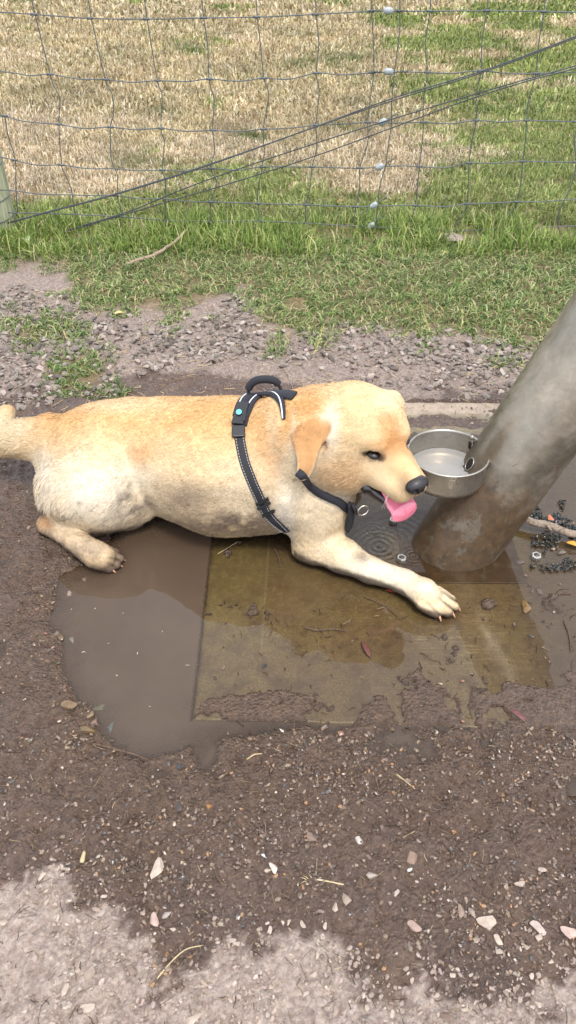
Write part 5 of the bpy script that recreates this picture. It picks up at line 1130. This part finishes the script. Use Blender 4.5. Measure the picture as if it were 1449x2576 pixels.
leaf(1386, 1306, 14, 26, .3, (196, 112, 78), 'small salmon leaf standing on the dark debris', .022)
leaf(985, 1487, 30, 14, -.3, (150, 62, 36), 'red brown leaf under the wrist of the dog', .001)
leaf(66, 606, 34, 22, 2.4, (196, 198, 168), 'pale green dead leaf hanging on the lowest wire by the post', .03, 1.)
leaf(262, 632, 20, 12, .2, (196, 148, 108), 'pinkish tan leaf in the grass below the fence', .03)
leaf(858, 510, 26, 16, .4, (176, 128, 92), 'curled brown leaf in the paddock behind the lowest wires', .03, .8)
leaf(1115, 636, 30, 14, -.6, (198, 164, 118), 'tan leaf in front of the grey stone in the grass', .035)
leaf(715, 690, 18, 9, .1, (188, 120, 84), 'small rusty leaf in the short grass', .03)
leaf(300, 788, 24, 15, .3, (206, 178, 116), 'yellow tan leaf at the border of grass and gravel', .025)
# pale weeds gone to seed at the edge of the gravel
M_WEED = simple('weed_stem', srgb(176, 160, 112), .7, nscale=200, nvar=.2, bump=0); M_WLEAF = simple('weed_leaf', srgb(150, 156, 96), .6, nscale=200, nvar=.35, bump=0)
def weed(px, label, dens):
    P = np.array([gp(a, b_, z) for a, b_, z in px]); S = spline(P, 8); o = empty('weed', tuple(S[0])); tag(o, label, 'weed'); S = S-S[0]
    m = MB(); m.tube(S, np.linspace(.0022, .0009, len(S)), 6); m.build('stem', M_WEED, o); m = MB()
    for k in range(dens):
        q = S[int(rng.integers(2, len(S)))]+rng.normal(0, .006, 3)*np.array([1, 1, .5]); d = unit(rng.normal(size=3)+np.array([0, 0, .5])); l = .006+.010*rng.random(); sd = unit(np.cross(d, rng.normal(size=3)))*l*.22
        m.add(np.array([q, q+d*l*.5+sd, q+d*l, q+d*l*.5-sd]), [(0, 1, 2, 3)])
    m.build('foliage', M_WLEAF, o, False)
weed([(1076, 856, .0), (1080, 830, .02), (1070, 800, .03), (1060, 768, .035), (1048, 742, .03)], 'tallest pale weed gone to seed reaching over the grass left of the pipe', 150)
weed([(1158, 846, .0), (1160, 825, .02), (1164, 800, .03), (1160, 780, .03)], 'short pale weed stalk halfway between the seeded weed and the pipe', 70)
weed([(778, 905, .0), (795, 878, .015), (805, 850, .03), (812, 825, .035)], 'dry weed sprawling over the gravel behind the neck of the dog', 90)
weed([(1010, 850, .0), (1035, 828, .015), (1050, 812, .02)], 'small dry weed lying left of the tallest one', 50)
# dark wet debris
P = np.vstack([scatter(1300, 1335, 1500, 1290, 1430), scatter(300, 1320, 1420, 1260, 1310), scatter(120, 1360, 1449, 1395, 1440)]); u, v = proj(P); nz = fbm(P, .05, 2, 121); P = P[nz > .47]; P[:, 2] = .004; n = len(P)
stone_field('debris', P, .003+.006*rng.random(n)**1.5, palette(n, [(44, 46, 40), (62, 56, 44), (36, 44, 44), (96, 84, 66)], [4, 3, 3, 1.5], .3), 'clump of black wet leaf debris under the stick at the right', R0, M_WSTONE, 'debris')
# straw bits and dead stems over the mud
def straws(name, P, L, w_, col, lab):
    n = len(P); a = rng.random(n)*2*pi; d = np.stack([np.cos(a), np.sin(a), (rng.random(n)-.5)*.3], 1); s = np.stack([-np.sin(a), np.cos(a), 0*a], 1)*w_[:, None]; up = np.array([0, 0, 1])*w_[:, None]
    bnd = s*(rng.random(n)*7-3.5)[:, None]; a0, a1, a2 = P-d*L[:, None]/2, P+bnd, P+d*L[:, None]/2
    V = np.stack([a0-s, a0+up*1.5, a0+s, a1-s, a1+up*1.5, a1+s, a2-s, a2+up*1.5, a2+s], 1).reshape(-1, 3); i = np.arange(n)*9
    Q = np.vstack([np.stack([i+k, i+k+1, i+k+4, i+k+3], 1) for k in (0, 1, 3, 4)]); o = link(name, mesh_np(name, V, [Q], False, np.repeat(col, 9, 0)), M_GRASS); tag(o, lab, 'straw', kind='stuff')
P = scatter(800, -60, 1520, 1850, 2700); P[:, 2] = gheight(P[:, 0], P[:, 1])+.002; n = len(P)
straws('straw_litter', P, .008+.022*rng.random(n)**2, .0003+.0004*rng.random(n), palette(n, [(160, 142, 108), (112, 92, 74), (196, 180, 148), (80, 64, 52)], [2, 4, .8, 5]), 'bits of straw and stem trodden into the mud')
P = scatter(700, -60, 1520, 740, 1060); P[:, 2] = gheight(P[:, 0], P[:, 1])+.006; n = len(P)
straws('straw_litter', P, .015+.04*rng.random(n)**2, .0005+.0006*rng.random(n), palette(n, [(196, 172, 130), (150, 126, 96), (210, 190, 150)], [3, 3, 2]), 'dry stems strewn over the gravel behind the dog')
P = scatter(230, 600, 1500, 1500, 1850); P[:, 2] = .0015; n = len(P)
straws('straw_litter', P, .006+.020*rng.random(n)**2, .0004+.0006*rng.random(n), palette(n, [(70, 50, 38), (104, 80, 58), (150, 128, 96)], [4, 3, 1]), 'dark wet bits of bark and leaf on the slab')
P = scatter(16, 170, 500, 1500, 1860); P[:, 2] = .0012; n = len(P)
straws('straw_litter', P, .003+.006*rng.random(n)**2, .0004+.0004*rng.random(n), palette(n, [(226, 220, 200), (120, 98, 76)], [3, 1]), 'tiny specks floating on the brown puddle')
# ------------------------------------------------------------------ camera, sky and sun
cd = bpy.data.cameras.new('camera'); cam = bpy.data.objects.new('camera', cd); C.objects.link(cam)
cam.location = (0, 0, CAMH); cam.rotation_euler = (radians(50), 0, 0)
cd.sensor_fit = 'VERTICAL'; cd.sensor_height = 24; cd.lens = 24*FOC/2576; cd.clip_start = .02; cd.clip_end = 2000
bpy.context.scene.camera = cam
w = bpy.data.worlds.new('World'); bpy.context.scene.world = w; w.use_nodes = True
nt = w.node_tree; nt.nodes.clear(); b = NB(nt)
SUN_EL, SUN_AZ = 66, 340      # degrees: elevation, and the compass direction the light travels to
sky = b.n('ShaderNodeTexSky', dict(sky_type='NISHITA', sun_disc=False, sun_elevation=radians(SUN_EL), sun_rotation=radians(SUN_AZ-180), dust_density=3., air_density=1.))
tc = b.n('ShaderNodeTexCoord').outputs['Generated']
cl = b.ramp(b.noise(2.2, 6, .6, tc, .4), [(.36, (0, 0, 0)), (.58, (1, 1, 1))])
grey = b.n('ShaderNodeHueSaturation', Saturation=.62, Color=sky.outputs[0]).outputs[0]
skc = b.mix(b.math('MULTIPLY', cl, .75), b.mix(1., grey, (2.8, 2.8, 2.9), 'MULTIPLY'), (19.0, 19.5, 20.8))
bg = b.n('ShaderNodeBackground', Color=skc, Strength=.12); out = nt.nodes.new('ShaderNodeOutputWorld'); nt.links.new(bg.outputs[0], out.inputs[0])
sl = bpy.data.lights.new('sun', 'SUN'); sl.energy = 2.2; sl.angle = radians(12); sl.color = (1, .94, .83)
so = bpy.data.objects.new('sun', sl); C.objects.link(so)
az, el = radians(SUN_AZ), radians(SUN_EL)     # light travels towards azimuth az (0 = +Y, clockwise)
dvec = Vector((sin(az)*cos(el), cos(az)*cos(el), -sin(el))); so.rotation_euler = dvec.to_track_quat('-Z', 'Y').to_euler(); so.location = (0, 2, 5)
vs = bpy.context.scene.view_settings; vs.view_transform = 'Standard'; vs.look = 'None'; vs.exposure = .14; vs.gamma = 1
bpy.context.scene.render.image_settings.color_mode = 'RGB'
bpy.context.scene.cycles.max_bounces = 6; bpy.context.scene.cycles.transparent_max_bounces = 12
